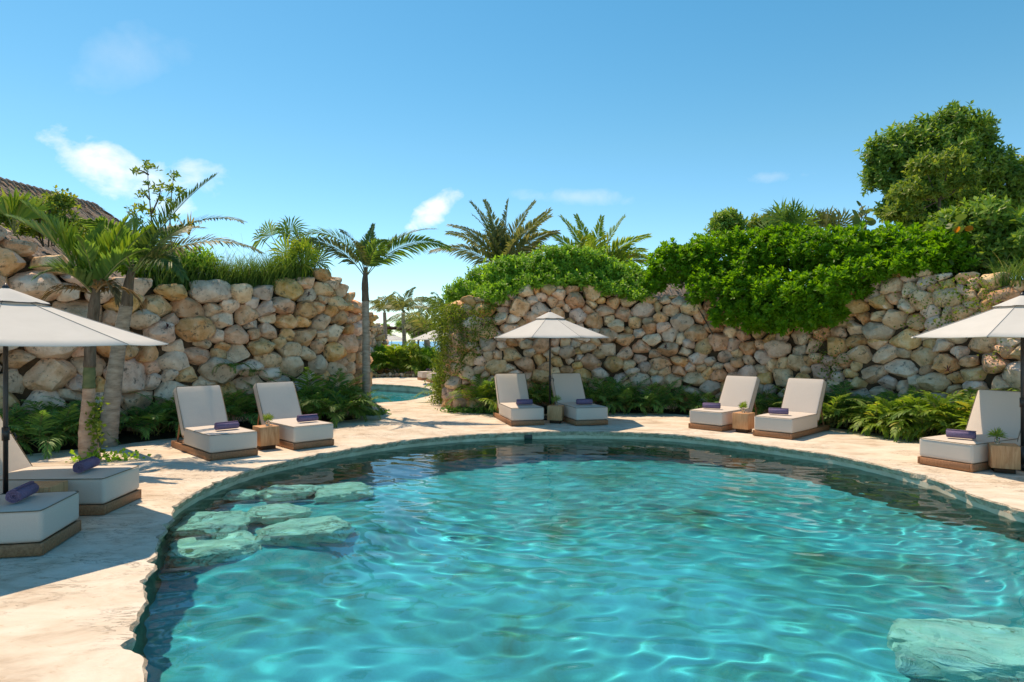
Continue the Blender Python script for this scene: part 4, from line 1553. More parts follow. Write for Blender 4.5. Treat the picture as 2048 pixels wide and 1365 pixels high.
# --- the slim palm at the gap
C0 = g(735, 830)
palmc = empty('palm_tree', C0, 0, 'slim single palm standing at the gap between the two stone walls', 'palm tree')
DC = C0.y
trunk(palmc, [(0, 0, -.05), rel(palmc, 733, 770, DC), rel(palmc, 732, 680, DC), rel(palmc, 731, 600, DC)], [0.135, 0.108, 0.098, 0.092], M['trunk_gray'], rings=0.085)
trunk(palmc, [rel(palmc, 731, 603, DC), rel(palmc, 730, 565, DC), rel(palmc, 732, 535, DC)], [0.096, 0.09, 0.045], M['fibre'], 'crownshaft', 0.3)
tc = rel(palmc, 731, 556, DC)
for k, (az, p0, dr, L, ll, mt, hg) in enumerate([
        (178, 70, 112, 2.75, 0.55, mp, .4), (186, 56, 70, 2.2, 0.48, mo, .4), (2, 62, 66, 2.45, 0.48, mo, .3), (-4, 52, 82, 2.65, 0.52, mp, .35), (80, 82, 30, 1.65, 0.36, mdk, .1),
        (250, 72, 70, 1.7, 0.45, mo, .35), (110, 70, 80, 1.9, 0.45, mo, .3), (-50, 68, 80, 1.6, 0.42, mp, .35)]):
    o = frond(L, p0, dr, 70, ll * 1.12, 0.040, 0.20, hg, 24, twist=.5, tw0=.55 if k % 2 else -.55).build('frond', mt, palmc)
    o.location = tc
    o.rotation_euler = (0, 0, R(az))


# --- palms behind the centre hedge and in the far gap: shared frond meshes
def simple_palm(base, top, fr, label, mt, rad=0.11, name='palm_tree', tm='trunk_gray', grp=None):
    root = empty(name, base, 0, label, 'palm tree', grp)
    t = Vector(top) - Vector(base)
    trunk(root, [(0, 0, -.05), tuple(t * .5 + Vector((rad * .6, 0, 0))), tuple(t)], [rad * 1.35, rad, rad * .8], M[tm], rings=0.14, n=10)
    for (az, p0, dr, L, ll, n, hg) in fr:
        key = (p0, dr, L, ll, n, hg, id(mt), az % 20 == 0)
        me = frond_mesh(key, mt, L=L, p0=p0, droop=dr, n=int(n * 1.6), ll=ll * 1.1, lw=0.055, base=.12, hang=hg, vee=24, ang0=58, ang1=28, ragged=.04, tw0=.75 if az % 20 else -.75)
        hang_frond(root, me, t, az)
    return root


bz = 0.0
pt = pd(1005, 545, 24.5)
simple_palm((pt.x, pt.y, 2.6), pt, [(175, 42, 62, 3.0, .75, 44, .5), (172, 66, 60, 2.9, .6, 40, .4), (150, 84, 24, 2.9, .65, 44, .25), (70, 86, 20, 2.9, .7, 44, .2), (10, 76, 26, 3.0, .65, 44, .25),
                                    (-15, 62, 26, 2.9, .7, 44, .3), (120, 74, 30, 2.8, .65, 44, .3), (230, 70, 50, 2.6, .65, 40, .4), (25, 48, 60, 2.6, .6, 40, .4), (300, 60, 60, 2.4, .6, 40, .4), (160, 56, 50, 2.9, .7, 44, .4), (5, 66, 40, 2.9, .7, 44, .35), (185, 78, 30, 2.9, .65, 44, .3), (-25, 52, 50, 2.7, .7, 44, .4)],
            'dark grey green coconut palm crown rising behind the left half of the centre hedge', [M['palm_olive'], M['rachis_br']], 0.16)
pt = pd(1185, 560, 25.5)
simple_palm((pt.x, pt.y, 2.6), pt, [(168, 62, 40, 2.9, .7, 44, .35), (130, 82, 26, 2.8, .7, 44, .25), (60, 80, 24, 2.8, .75, 44, .2), (15, 70, 20, 2.9, .75, 44, .25), (-8, 40, 66, 2.8, .85, 44, .4),
                                    (2, 54, 60, 2.5, .75, 44, .35), (185, 36, 66, 2.5, .7, 40, .5), (260, 66, 60, 2.4, .7, 40, .4), (176, 76, 30, 2.8, .75, 44, .3), (-14, 58, 50, 2.8, .8, 44, .35), (20, 46, 56, 2.8, .8, 44, .4), (150, 50, 50, 2.7, .75, 44, .35)],
            'bright yellow green palm crown behind the right half of the centre hedge', [M['palm_bright'], M['rachis']], 0.16)
FP = [  # far gap: trunk foot px x, depth, crown px, frond set, material, label
    (768, 42.0, (769, 625), 1.5, 'palm_olive', 'bushy palm right of the slim gap palm, above the far wall'),
    (806, 40.0, (806, 625), 2.0, 'palm_olive', 'small slender palm leaning in the sky in the far gap'),
    (852, 38.0, (852, 668), 2.6, 'palm_olive', 'far palm with a thick pale trunk behind the far parasol'),
    (884, 36.0, (886, 630), 2.2, 'palm_dark', 'dark palm fronds peeping out left of the viny wall end'),
    (826, 52.0, (826, 668), 2.0, 'palm_dark', 'distant dark palm left of the far parasol tip'),
]
for (X, D, (cx_, cy_), L, mt, lab) in FP:
    t = pd(cx_, cy_, D)
    b = Vector(((X - 1024) / F * D, D, 0))
    L = L * D / 34
    simple_palm(b, t, [(175, 62, 110, L, .22 * L, 26, .6), (5, 58, 100, L, .22 * L, 26, .6), (60, 78, 60, L * .9, .22 * L, 26, .4), (120, 70, 80, L, .22 * L, 26, .5), (240, 66, 110, L * .9, .22 * L, 26, .6),
                       (300, 60, 110, L * .9, .22 * L, 26, .6), (150, 40, 90, L * .9, .22 * L, 26, .6), (-20, 36, 90, L * .9, .22 * L, 26, .6)], lab, [M[mt], M['rachis']], 0.13 if X != 852 else 0.19)


# --- feathery palms at the foot of the walls
ORD = ['first', 'second', 'third', 'fourth', 'fifth', 'sixth', 'seventh', 'eighth', 'ninth', 'tenth', 'eleventh', 'twelfth']


def areca(loc, h, nf, mats, label, grp=None, seed=0, spread=1.0, name='areca_palm', cat='palm shrub', wide=0.03, facing=None, dens=20):
    r = random.Random(seed)
    root = empty(name, loc, r.uniform(0, 6.28), label, cat, grp)
    for k in range(nf):
        t = (k + .5) / nf
        p0 = 84 - 46 * t * spread + r.uniform(-6, 6)
        dr = 55 + 60 * t + r.uniform(-10, 15)
        v = r.randrange(3)
        lev = int(t * 3)
        key = ('areca', lev, v, id(mats[0]), dens, wide)
        me = frond_mesh(key, mats, L=1.0, p0=[80, 66, 50][lev], droop=[60, 90, 105][lev] + v * 8, n=dens, ll=.34, lw=wide, base=.30, hang=.45, vee=18, ang0=58, ang1=30, rib=.007)
        o = hang_frond(root, me, (r.uniform(-.12, .12), r.uniform(-.12, .12), 0.0), k * 137.5 + r.uniform(-25, 25), 0, h * .9 * r.uniform(.75, 1.15))
    return root


def bed_pt(path, X, out):
    u = path.u_at_px(X)
    t, n = path.frame(u)
    return path.at(u) + n * out


mA = [M['areca'], M['rachis']]
mG = [M['palm_mid'], M['rachis']]
sd = 100
for (X, out, h) in [(15, .9, 1.35), (60, 1.1, 1.2), (-40, .8, 1.4), (110, .9, 1.15), (150, 0.55, 1.3), (105, .4, 1.45)]:
    sd += 1
    p = bed_pt(path_l, X, out)
    areca((p.x, p.y, .04), h * .93, 11, mA, 'dark feathery palm shrub at the foot of the left wall, left of the palm trunks', 'palm shrubs left of the palm trunks', sd)
for (X, out, h) in [(285, .7, 1.15), (320, .5, 1.3), (360, .45, 1.25), (400, .5, 1.25), (440, .55, 1.4), (475, .5, 1.45), (335, 1.0, .95), (250, .6, 1.1)]:
    sd += 1
    p = bed_pt(path_l, X, out)
    areca((p.x, p.y, .04), h * .93, 11, mA, 'dark feathery palm shrub massed behind the two loungers right of the palm trunks', 'palm shrubs behind the left middle loungers', sd)
for (X, out, h) in [(560, .7, 1.6), (600, .8, 1.75), (635, .9, 1.6), (655, .7, 1.35), (605, 1.6, 1.4), (645, 1.4, 1.25), (575, 1.2, 1.3), (530, .5, 1.4), (672, .4, 1.0)]:
    sd += 1
    p = bed_pt(path_l, X, out)
    areca((p.x, p.y, .04), h * .95, 13, mA if X < 600 else mG, 'large feathery palm shrub below the rounded end of the left wall', 'palm shrubs under the left wall end', sd)
for (X, out, h, m_) in [(915, .5, 1.15, mG), (945, .6, 1.45, mG), (975, .55, 1.6, [M['palm_bright'], M['rachis']]), (960, .95, 1.15, mG), (1000, .5, 1.3, mA)]:
    sd += 1
    p = bed_pt(path_r, X, out)
    areca((p.x, p.y, .04), h, 16, m_, 'sunlit green feathery palm shrub left of the centre loungers', 'palm shrubs left of the centre loungers', sd)
for (X, out, h) in [(1030, .5, 1.3), (1060, .55, 1.3), (1095, .5, 1.2), (1130, .5, 1.2), (1180, .6, 1.45), (1215, .6, 1.5), (1250, .6, 1.4), (1285, .65, 1.35), (1320, .6, 1.25), (1355, .55, 1.1), (1235, .9, 1.15), (1300, .95, 1.0)]:
    sd += 1
    p = bed_pt(path_r, X, out)
    areca((p.x, p.y, .04), h * .93, 11, mA, 'dark feathery palm shrub along the wall between the centre loungers and the hedge pair', 'palm shrubs right of the centre loungers', sd)
for (X, out, h) in [(1400, .5, .9), (1440, .5, .95), (1490, .5, 1.05), (1530, .5, 1.15), (1575, .5, 1.2), (1620, .55, 1.25), (1655, .6, 1.4), (1690, .65, 1.55), (1725, .7, 1.45), (1700, 1.0, 1.2)]:
    sd += 1
    p = bed_pt(path_r, X, out)
    areca((p.x, p.y, .04), h * .95, 12, mA if X < 1640 else mG, 'feathery palm shrub behind the two loungers below the big hedge', 'palm shrubs behind the hedge pair', sd)
for (X, out, h) in [(1775, .8, 1.1), (1800, .6, 1.2), (1830, .8, 1.25), (1860, .7, 1.3), (1895, .75, 1.3), (1930, .7, 1.35), (1965, .7, 1.4), (2005, .7, 1.4), (2050, .8, 1.4), (1810, 1.1, .9), (1850, 1.15, .95), (1900, 1.1, 1.0)]:
    sd += 1
    p = bed_pt(path_r, X, out)
    areca((p.x, p.y, .04), h, 15, [M['palm_bright'], M['rachis']] if sd % 3 else mG, 'bright yellow green bamboo palm beside the right lounger', 'bamboo palms beside the right lounger', sd, name='bamboo_palm', wide=.05, dens=14)
for (X, out, h, root_) in [(700, .15, .5, path_l), (660, .12, .55, path_l)]:
    pass


# --- rosette plants: fan palms, yucca, bromeliads
def rosette(loc, n, L, w, mats, label, cat, name, elev=(20, 85), droop=.25, seed=0, parts=True, grp=None):
    r = random.Random(seed)
    root = empty(name, loc, 0, label, cat, grp)
    for k in range(n):
        t = (k + .5) / n
        el = R(elev[1] - (elev[1] - elev[0]) * t + r.uniform(-6, 6))
        az = k * 2.39996 + r.uniform(-.2, .2)
        l = L * r.uniform(.8, 1.1)
        G = Geo()
        V = []
        for i in range(5):
            s = i / 4
            x = math.cos(el) * l * s
            z = math.sin(el) * l * s - droop * l * s * s * math.cos(el)
            ww = w * (0.35 + 1.0 * s) * (1 - s ** 2.2) + .002
            V += [(x, ww / 2, z + ww * .22), (x, 0, z), (x, -ww / 2, z + ww * .22)]
        T = []
        for i in range(4):
            a = i * 3
            for q in (0, 1):
                T += [(a + q, a + q + 1, a + 4 + q), (a + q, a + 4 + q, a + 3 + q)]
        G.add(V, T)
        o = G.build('leaf', mats, root)
        o.rotation_euler = (0, 0, az)
    return root


def fan_palm(loc, n, L, mats, label, seed, name='fan_palm', el=(25, 88), stalk=0.45, seg=18, spread=200, w=.035):
    r = random.Random(seed)
    root = empty(name, loc, 0, label, 'fan palm')
    for k in range(n):
        t = (k + .5) / n
        e = R(el[1] - (el[1] - el[0]) * t + r.uniform(-8, 8))
        az = k * 2.39996 + r.uniform(-.3, .3)
        d = Vector((math.cos(e) * math.cos(az), math.cos(e) * math.sin(az), math.sin(e)))
        tip = d * stalk * r.uniform(.7, 1.15)
        lf = fan_leaf(seg, L * r.uniform(.85, 1.1), spread, w, .25).build('leaf', mats, root)
        lf.location = tip
        lf.rotation_euler = d.to_track_quat('Z', 'X').to_euler()
        lf.rotation_euler.rotate_axis('X', r.uniform(-.7, .7))
        G = Geo()
        G.tube([(0, 0, 0), tuple(tip)], .009, 4)
        G.build('stalk', M['rachis'], root)
    return root


p = pd(28, 452, 12.6)
fan_palm((p.x, p.y, p.z - .15), 6, .85, [M['palm_bright']], 'stiff yellow green fan leaves at the far left above the wall', 3, el=(60, 88), stalk=.30, seg=14, spread=70, w=.07)
p = pd(600, 548, 17.3)
fan_palm((p.x, p.y, p.z), 11, .75, [M['palm_bright']], 'bright green fan palm on top of the left wall near its rounded end', 4, stalk=.55, w=.05)
p = pd(575, 530, 18.4)
fan_palm((p.x, p.y, p.z), 9, .7, [M['palm_mid']], 'darker fan palm behind the bright one on the left wall', 5, stalk=.9, w=.045)
p = pd(1600, 470, 17.6)
fan_palm((p.x - .35, p.y, p.z - .2), 12, .85, [M['palm_mid']], 'grey green fan palm clump standing out above the big hedge, its left half', 6, stalk=.6, w=.05)
fan_palm((p.x + .75, p.y + .2, p.z - .25), 12, .85, [M['palm_olive']], 'fan palm clump above the big hedge, its spiky right half', 7, stalk=.55, w=.05)
for i, (path, X, Y, L, lab) in enumerate([(path_l, 318, 655, .20, 'dark red bromeliad growing from the left wall near the grey palm'), (path_l, 605, 590, .22, 'dark red bromeliad high on the left wall end'),
                                          (path_r, 1910, 742, .26, 'dark red bromeliad growing from the right wall above the bamboo palms'), (path_r, 1335, 695, .20, 'small dark bromeliad in the wall right of the centre parasol')]):
    u = path.u_at_px(X)
    t, n = path.frame(u)
    b = path.at(u) + n * .30
    z = CH - (Y - 682.5) / F * b.y
    rosette((b.x, b.y, z), 16, L * .6, .030, [M['bromeliad']], lab, 'bromeliad', 'bromeliad', (-20, 80), .3, 30 + i)


# --- leafy masses
def leaf_tpl(L, W, fold=.25, obov=False, curve=0.15):
    m = .62 if obov else .42
    V = np.array([(0, 0, 0), (L * m * .55, W * (.28 if obov else .42), fold * W * .4), (L * m * .55, -W * (.28 if obov else .42), fold * W * .4),
                  (L * m * 1.25, W * .5, fold * W * .5 - curve * L * .25), (L * m * 1.25, -W * .5, fold * W * .5 - curve * L * .25), (L, 0, -curve * L), (L * m * .9, 0, -curve * L * .12)])
    T = np.array([(0, 6, 1), (0, 2, 6), (1, 6, 3), (2, 4, 6), (3, 6, 5), (6, 4, 5)])
    return V, T


def leaf_small(L, W):
    V = np.array([(0, 0, 0), (L * .5, W * .5, W * .15), (L * .5, -W * .5, W * .15), (L, 0, -L * .12)])
    T = np.array([(0, 2, 1), (1, 2, 3)])
    return V, T


def cluster_tpl(leaf, n, e0, e1, r, stem=0.0, jit=.15):
    """leaves round a shoot tip along +z"""
    LV, LT = leaf
    VV, TT_ = [], []
    for k in range(n):
        t = (k + .5) / n
        el = R(e0 + (e1 - e0) * t) + r.normal(0, jit)
        az = k * 2.39996 + r.normal(0, jit)
        Mx = np.array(Matrix.Rotation(az, 3, 'Z') @ Matrix.Rotation(-el, 3, 'Y'))
        VV.append(LV @ Mx.T * r.uniform(.8, 1.1) + np.array([0, 0, stem * (t - 1)]))
        TT_.append(LT + k * len(LV))
    return np.concatenate(VV), np.concatenate(TT_)


def frames(dirs, r, smin, smax):
    d = dirs / np.linalg.norm(dirs, axis=1, keepdims=True)
    ref = r.normal(size=d.shape)
    x = np.cross(ref, d)
    x /= np.linalg.norm(x, axis=1, keepdims=True) + 1e-9
    y = np.cross(d, x)
    s = r.uniform(smin, smax, len(d))[:, None, None]
    return np.stack([x, y, d], -1) * s


def crown_pts(lobes, n, r, shell=.62, up=.45, keep_low=-.75, front=False):
    """points near the surface of a union of ellipsoids (cx,cy,cz,rx,ry,rz)"""
    Lb = np.array(lobes)
    w = (Lb[:, 3] * Lb[:, 4] * Lb[:, 5]) ** (2 / 3)
    P, Dr = [], []
    got = 0
    while got < n:
        m = n * 2
        k = r.choice(len(Lb), m, p=w / w.sum())
        d = r.normal(size=(m, 3))
        d /= np.linalg.norm(d, axis=1, keepdims=True)
        s = shell + (1 - shell) * r.random(m) ** .6
        bump = 1 + .14 * np.sin(d[:, 0] * 7 + k) * np.sin(d[:, 2] * 6 + k * 2) + .08 * r.normal(size=m)
        p = Lb[k, :3] + d * Lb[k, 3:] * (s * bump)[:, None]
        ok = d[:, 2] > keep_low
        for q in range(len(Lb)):
            e = (((p - Lb[q, :3]) / Lb[q, 3:]) ** 2).sum(1)
            ok &= (e > (shell * .82) ** 2) | (k == q)
        P.append(p[ok])
        Dr.append((d / Lb[k, 3:] * Lb[k, 3:].mean(1, keepdims=True) + np.array([0, 0, up]) + r.normal(0, .25, (m, 3)))[ok])
        got += int(ok.sum())
    return np.concatenate(P)[:n], np.concatenate(Dr)[:n]


def lobe(X, Y, D, rx, ry, rd):
    """ellipsoid seen at photograph pixel (X, Y), radii rx, ry in photograph pixels, rd metres deep"""
    c = pd(X, Y, D)
    return (c.x, c.y, c.z, rx / F * D, rd, ry / F * D)


def leafy(name, lobes, n, tpls, mat, label, cat, r, base=None, smin=.8, smax=1.2, shell=.6, up=.45, stems=6, low=-.75, mi2=None, extra=None):
    c = np.array(lobes)[:, :3].mean(0)
    b = Vector(base) if base else Vector((c[0], c[1], min(l[2] - l[5] for l in lobes)))
    root = empty(name, b, 0, label, cat)
    P, Dr = crown_pts(lobes, n, r, shell, up, low)
    P = P - np.array(b)
    Fm = frames(Dr, r, smin, smax)
    pick = r.integers(0, len(tpls), n)
    G = Geo()
    for q in range(len(tpls)):
        s = pick == q
        if s.any():
            G.inst(tpls[q], Fm[s], P[s])
    o = G.build('foliage', mat, root)
    o['kind'] = 'stuff'
    # woody stems reaching into the foliage
    for k in range(stems):
        l = lobes[k % len(lobes)]
        e = Vector((l[0] + r.normal(0, .2) * l[3], l[1] + r.normal(0, .2) * l[4], l[2] + r.uniform(-.2, .5) * l[5])) - b
        s = Vector((e.x * .6, e.y * .6, min(0, e.z)))
        mid = s.lerp(e, .5) + Vector((r.normal(0, .06), r.normal(0, .06), .1))
        G = Geo()
        G.tube(catmull([s, mid, e], .12), .016, 5)
        G.build('stem', M['bark'], root)
    return root


r1 = np.random.default_rng(31)
small = leaf_tpl(.105, .048)
tp_small = [cluster_tpl(small, 7, -10, 70, r1, .10) for _ in range(3)]
paddle = leaf_tpl(.15, .062, .3, True, .10)
tp_pad = [cluster_tpl(paddle, 13, 8, 82, r1, .05, .12) for _ in range(3)]
big = leaf_tpl(.17, .075, .3, False, .25)
tp_big = [cluster_tpl(big, 8, -15, 65, r1, .16) for _ in range(3)]
WD = lambda X: path_r.D_at_px(X)

# centre hedge
lb = []
for (X, Y, rx, ry, dz) in [(925, 590, 38, 32, .0), (965, 568, 42, 38, .2), (1010, 552, 48, 42, .4), (1060, 545, 48, 40, .5), (1110, 535, 50, 42, .5), (1160, 540, 50, 44, .5), (1205, 550, 48, 42, .4), (1250, 560, 46, 36, .3), (1280, 572, 28, 28, .1),
                           (990, 590, 40, 22, -.1), (1230, 580, 44, 22, -.1), (945, 612, 36, 20, -.1), (1270, 592, 30, 16, -.2), (1060, 565, 46, 22, .1), (1110, 560, 46, 22, .15), (1160, 562, 44, 22, .1), (1015, 578, 40, 20, .0), (1200, 575, 40, 22, .0), (1130, 515, 36, 26, .5), (1180, 520, 36, 24, .5)]:
    D = WD(X) + .35 + dz
    lb.append(lobe(X, Y, D, rx, ry, .65))
leafy('shrub', lb, 7600, tp_small, M['hedge'], 'dense small leaved green hedge crowning the centre of the stone wall', 'hedge', r1, shell=.45, smin=.75, smax=1.35)
# big paddle leaved hedge hanging over the right wall
lb = []
for (X, Y, rx, ry, dz, rd) in [(1345, 535, 48, 46, .4, .7), (1395, 530, 55, 52, .5, .8), (1450, 520, 60, 52, .4, .8), (1510, 515, 62, 55, .5, .9), (1575, 510, 62, 55, .5, .9), (1640, 510, 62, 55, .5, .9), (1705, 510, 60, 50, .5, .9),
                               (1765, 505, 58, 46, .6, .8), (1825, 500, 58, 42, .6, .8), (1875, 505, 40, 40, .6, .7), (1430, 575, 55, 45, -.2, .6), (1495, 590, 58, 55, -.35, .6), (1560, 600, 60, 55, -.35, .6), (1620, 595, 60, 50, -.35, .6),
                               (1680, 575, 52, 45, -.3, .6), (1735, 550, 45, 35, -.1, .6), (1465, 630, 45, 28, -.45, .45), (1530, 640, 45, 28, -.45, .45), (1590, 640, 48, 28, -.45, .45), (1650, 625, 40, 30, -.4, .45), (1310, 565, 26, 26, .2, .5), (1790, 532, 42, 26, .1, .6), (1840, 526, 40, 26, .2, .6), (1885, 528, 40, 28, .3, .6)]:
    D = WD(min(X, 1880)) + dz
    lb.append(lobe(X, Y, D, rx, ry, rd))
leafy('shrub', lb, 4200, tp_pad, M['scaevola'], 'large glossy paddle leaved hedge spilling over the right stone wall', 'hedge', r1, shell=.55, smin=.8, smax=1.3, up=.75)
# dark shrubs at the upper right
lb = [lobe(X, Y, WD(min(X, 2040)) + 1.2, rx, ry, .8) for (X, Y, rx, ry) in [(1900, 470, 45, 50), (1950, 480, 55, 55), (2010, 490, 60, 60), (2070, 500, 60, 60), (1910, 525, 45, 28), (1970, 535, 50, 24), (1960, 440, 40, 40)]]
leafy('shrub', lb, 2200, tp_big, M['tree'], 'dark leafy shrub on the wall below the big tree at the right', 'shrub', r1, shell=.4)
# the big tree
tD = 19.0
lb = [lobe(X, Y, tD + dz, rx, ry, rd) for (X, Y, rx, ry, dz, rd) in [
    (1785, 305, 52, 46, 0, .8), (1770, 350, 46, 40, .2, .7), (1840, 285, 60, 50, .2, .9), (1900, 265, 55, 45, 0, .9), (1945, 270, 42, 46, .2, .8), (1880, 330, 80, 65, -.3, 1.1), (1960, 340, 62, 55, .3, 1.0),
    (2010, 370, 60, 46, .3, .9), (1990, 410, 60, 40, .4, .9), (1830, 385, 62, 48, -.2, .9), (1900, 400, 70, 50, .2, 1.0), (1855, 440, 60, 38, -.1, .8), (1790, 420, 34, 26, 0, .6), (2050, 350, 40, 36, .2, .8), (1905, 232, 20, 24, 0, .4)]]
tb_ = pd(1900, 560, tD)
tree = leafy('broadleaf_tree', lb, 4300, tp_big, M['tree'], 'big dark round crowned tree at the upper right', 'tree', r1, base=(tb_.x, tb_.y, 2.8), shell=.5, stems=0, smin=.75, smax=1.2)


def limb(root, pts, r0, r1_, name='limb'):
    G = Geo()
    P = catmull([Vector(p) for p in pts], .12)
    G.tube(P, list(np.linspace(r0, r1_, len(P))), 8)
    return G.build(name, M['bark'], root, smooth=True)


limb(tree, [(0, 0, -.2), (.05, 0, .9), rel(tree, 1895, 430, tD)], .17, .11, 'trunk')
for X, Y in ((1800, 320), (1850, 300), (1905, 270), (1960, 330), (2020, 370), (1830, 390)):
    limb(tree, [rel(tree, 1897, 445, tD), rel(tree, (X + 1897) / 2 + rnd.uniform(-8, 8), (Y + 420) / 2 + 10, tD + rnd.uniform(-.3, .3)), rel(tree, X, Y, tD + rnd.uniform(-.5, .5))], .075, .02)
# slender lighter tree in front of it
D2 = 16.3
lb = [lobe(X, Y, D2, rx, ry, .55) for (X, Y, rx, ry) in [(1850, 335, 34, 26), (1895, 325, 36, 24), (1815, 385, 34, 24), (1860, 385, 30, 22), (1920, 365, 34, 26), (1805, 425, 40, 22), (1945, 400, 24, 20)]]
bb = pd(1886, 520, D2)
lt = leafy('slender_tree', lb, 700, tp_small, M['tree_light'], 'slender light green young tree standing in front of the big dark tree', 'tree', r1, base=tuple(bb), shell=.2, stems=0, smin=.9, smax=1.6)
limb(lt, [(0, 0, -.3), rel(lt, 1884, 470, D2), rel(lt, 1878, 400, D2), rel(lt, 1882, 375, D2)], .05, .035, 'trunk')
for X, Y in ((1850, 335), (1898, 325), (1815, 385), (1925, 365), (1806, 425)):
    limb(lt, [rel(lt, 1880, 400, D2), rel(lt, (X + 1880) / 2, (Y + 400) / 2 + 6, D2), rel(lt, X, Y, D2)], .025, .008)
# small tree tops over the hedge
lb = [lobe(X, Y, 20.5, rx, ry, .5) for (X, Y, rx, ry) in [(1452, 440, 28, 24), (1440, 458, 24, 20), (1470, 455, 22, 22)]]
leafy('small_tree', lb, 420, tp_big, M['tree'], 'small dark tree top peeping over the left part of the big hedge', 'tree', r1, shell=.2, stems=3)
lb = [lobe(X, Y, 20.5, rx, ry, .5) for (X, Y, rx, ry) in [(1520, 448, 24, 20), (1545, 440, 22, 18), (1575, 452, 22, 16), (1530, 465, 26, 18)]]
leafy('small_tree', lb, 380, tp_small, M['tree_light'], 'small yellow green tree top left of the fan palm clump', 'tree', r1, shell=.2, stems=3, smin=1.0, smax=1.6)
# shrubs on the left bank
lb = [lobe(X, Y, 14.0, rx, ry, .5) for (X, Y, rx, ry) in [(90, 425, 30, 30), (120, 405, 20, 24), (130, 445, 38, 26), (70, 460, 36, 26), (10, 430, 26, 36), (170, 470, 34, 24)]]
leafy('shrub', lb, 620, tp_small, M['tree_light'], 'loose leafy shrub in front of the thatched roof', 'shrub', r1, shell=.15, stems=8, smin=.7, smax=1.2)
lb = [lobe(X, Y, 14.6 + (X - 250) * .006, rx, ry, .5) for (X, Y, rx, ry) in [(290, 530, 40, 30), (340, 520, 44, 34), (250, 520, 34, 34), (395, 525, 40, 30), (210, 505, 36, 30)]]
leafy('shrub', lb, 1100, tp_small, M['hedge'], 'low green shrub behind the fronds of the grey palm on the left wall', 'shrub', r1, shell=.3, stems=4)


# --- ornamental grass on the left wall
def blades(n, pts, Lr, w, r, lean=.5, droop=.6, seg=4):
    G = Geo()
    V, T = [], []
    for i in range(n):
        p = pts(r)
        L = r.uniform(*Lr)
        az = r.uniform(0, 6.283)
        ln = abs(r.normal(0, lean))
        d = np.array([math.cos(az), math.sin(az), 0])
        sd = np.array([-math.sin(az), math.cos(az), 0])
        dp = droop * r.uniform(.4, 1.3)
        b = len(V)
        for k in range(seg + 1):
            s = k / seg
            h = L * (s * .95 - dp * .55 * s ** 3)
            o = L * (ln * s * .6 + dp * .55 * s ** 2)
            c = p + d * o + np.array([0, 0, h])
            ww = w * (1 - s ** 1.6) + .0012
            V += [c + sd * ww, c - sd * ww]
        for k in range(seg):
            a = b + 2 * k
            T += [(a, a + 1, a + 3), (a, a + 3, a + 2)]
    G.add(np.array(V), T)
    return G


rg = np.random.default_rng(77)


def grass_pt(r):
    X = 300 + 345 * r.beta(1.7, 1.2)
    u = path_l.u_at_px(X)
    t, n = path_l.frame(u)
    q = path_l.at(u) + n * -(0.12 + abs(r.normal(0, .75))) + t * r.normal(0, .12)
    return np.array([q.x, q.y, top_l(u) - .12])


tag(blades(3600, grass_pt, (.7, 1.45), .0075, rg, .42, .75).build('ornamental_grass', M['grass']), 'tall arching green grass growing along the top of the left wall', 'grass', kind='stuff')
tag(blades(90, grass_pt, (1.3, 2.0), .004, rg, .35, .55, 5).build('grass_stalks', M['grass_dry']), 'thin dry grass stalks rising from the grass on the left wall', 'grass', kind='stuff')


def grass_pt2(r):
    X = r.uniform(1985, 2080)
    u = path_r.u_at_px(X)
    t, n = path_r.frame(u)
    q = path_r.at(u) + n * -(0.05 + abs(r.normal(0, .25)))
    return np.array([q.x, q.y, top_r(u) - .15])


tag(blades(420, grass_pt2, (.45, .95), .005, rg, .4, .8).build('ornamental_grass', M['grass']), 'thin grass tuft on the wall top above the right parasol', 'grass', kind='stuff')


# --- airy sapling against the clouds on the left
def sapling(D, stems, tufts, base, label, mat, tp, smin, smax, name='sapling', per=5):
    b = pd(base[0], base[1], D)
    root = empty(name, b, 0, label, 'tree')
    for st in stems:
        limb(root, [rel(root, X, Y, D + dz) for X, Y, dz in st], .022, .006, 'stem')
    P, Dr = [], []
    for X, Y, rp in tufts:
        for k in range(max(2, int(per * rp / 10))):
            a, q = rg.uniform(0, 6.28), rp * math.sqrt(rg.random())
            P.append(rel(root, X + q * math.cos(a), Y + q * math.sin(a) * .7, D + rg.normal(0, .12)))
            Dr.append((rg.normal(0, .6), rg.normal(0, .6), rg.uniform(-.5, .9)))
    G = Geo()
    G.inst(tp, frames(np.array(Dr), rg, smin, smax), np.array([tuple(p) for p in P]))
    o = G.build('foliage', mat, root)
    o['kind'] = 'stuff'
    return root


sapling(14.5, [[(310, 520, 0), (302, 430, 0), (296, 360, .05), (296, 332, .05)], [(345, 520, 0), (340, 440, 0), (344, 380, 0), (348, 350, 0)], [(310, 500, 0), (285, 450, 0), (262, 420, 0)],
               [(302, 430, 0), (318, 395, 0), (322, 372, 0)], [(300, 400, 0), (285, 385, 0)], [(342, 420, 0), (362, 385, 0)], [(297, 350, 0), (283, 342, 0), (270, 342, 0)]],
        [(300, 330, 14), (274, 342, 7), (348, 350, 8), (294, 365, 6), (285, 385, 13), (318, 378, 14), (345, 378, 12), (362, 386, 10), (322, 398, 7), (335, 400, 7), (262, 420, 14), (285, 412, 9), (300, 425, 8), (275, 440, 12), (345, 435, 8),
         (290, 455, 10), (310, 460, 9), (325, 440, 6), (330, 470, 12), (352, 462, 9), (300, 480, 12)],
        (315, 545), 'airy thin stemmed sapling standing against the cloud above the left wall', M['tree_light'], tp_small[0], .75, 1.15)
p = pd(378, 450, 15.2)
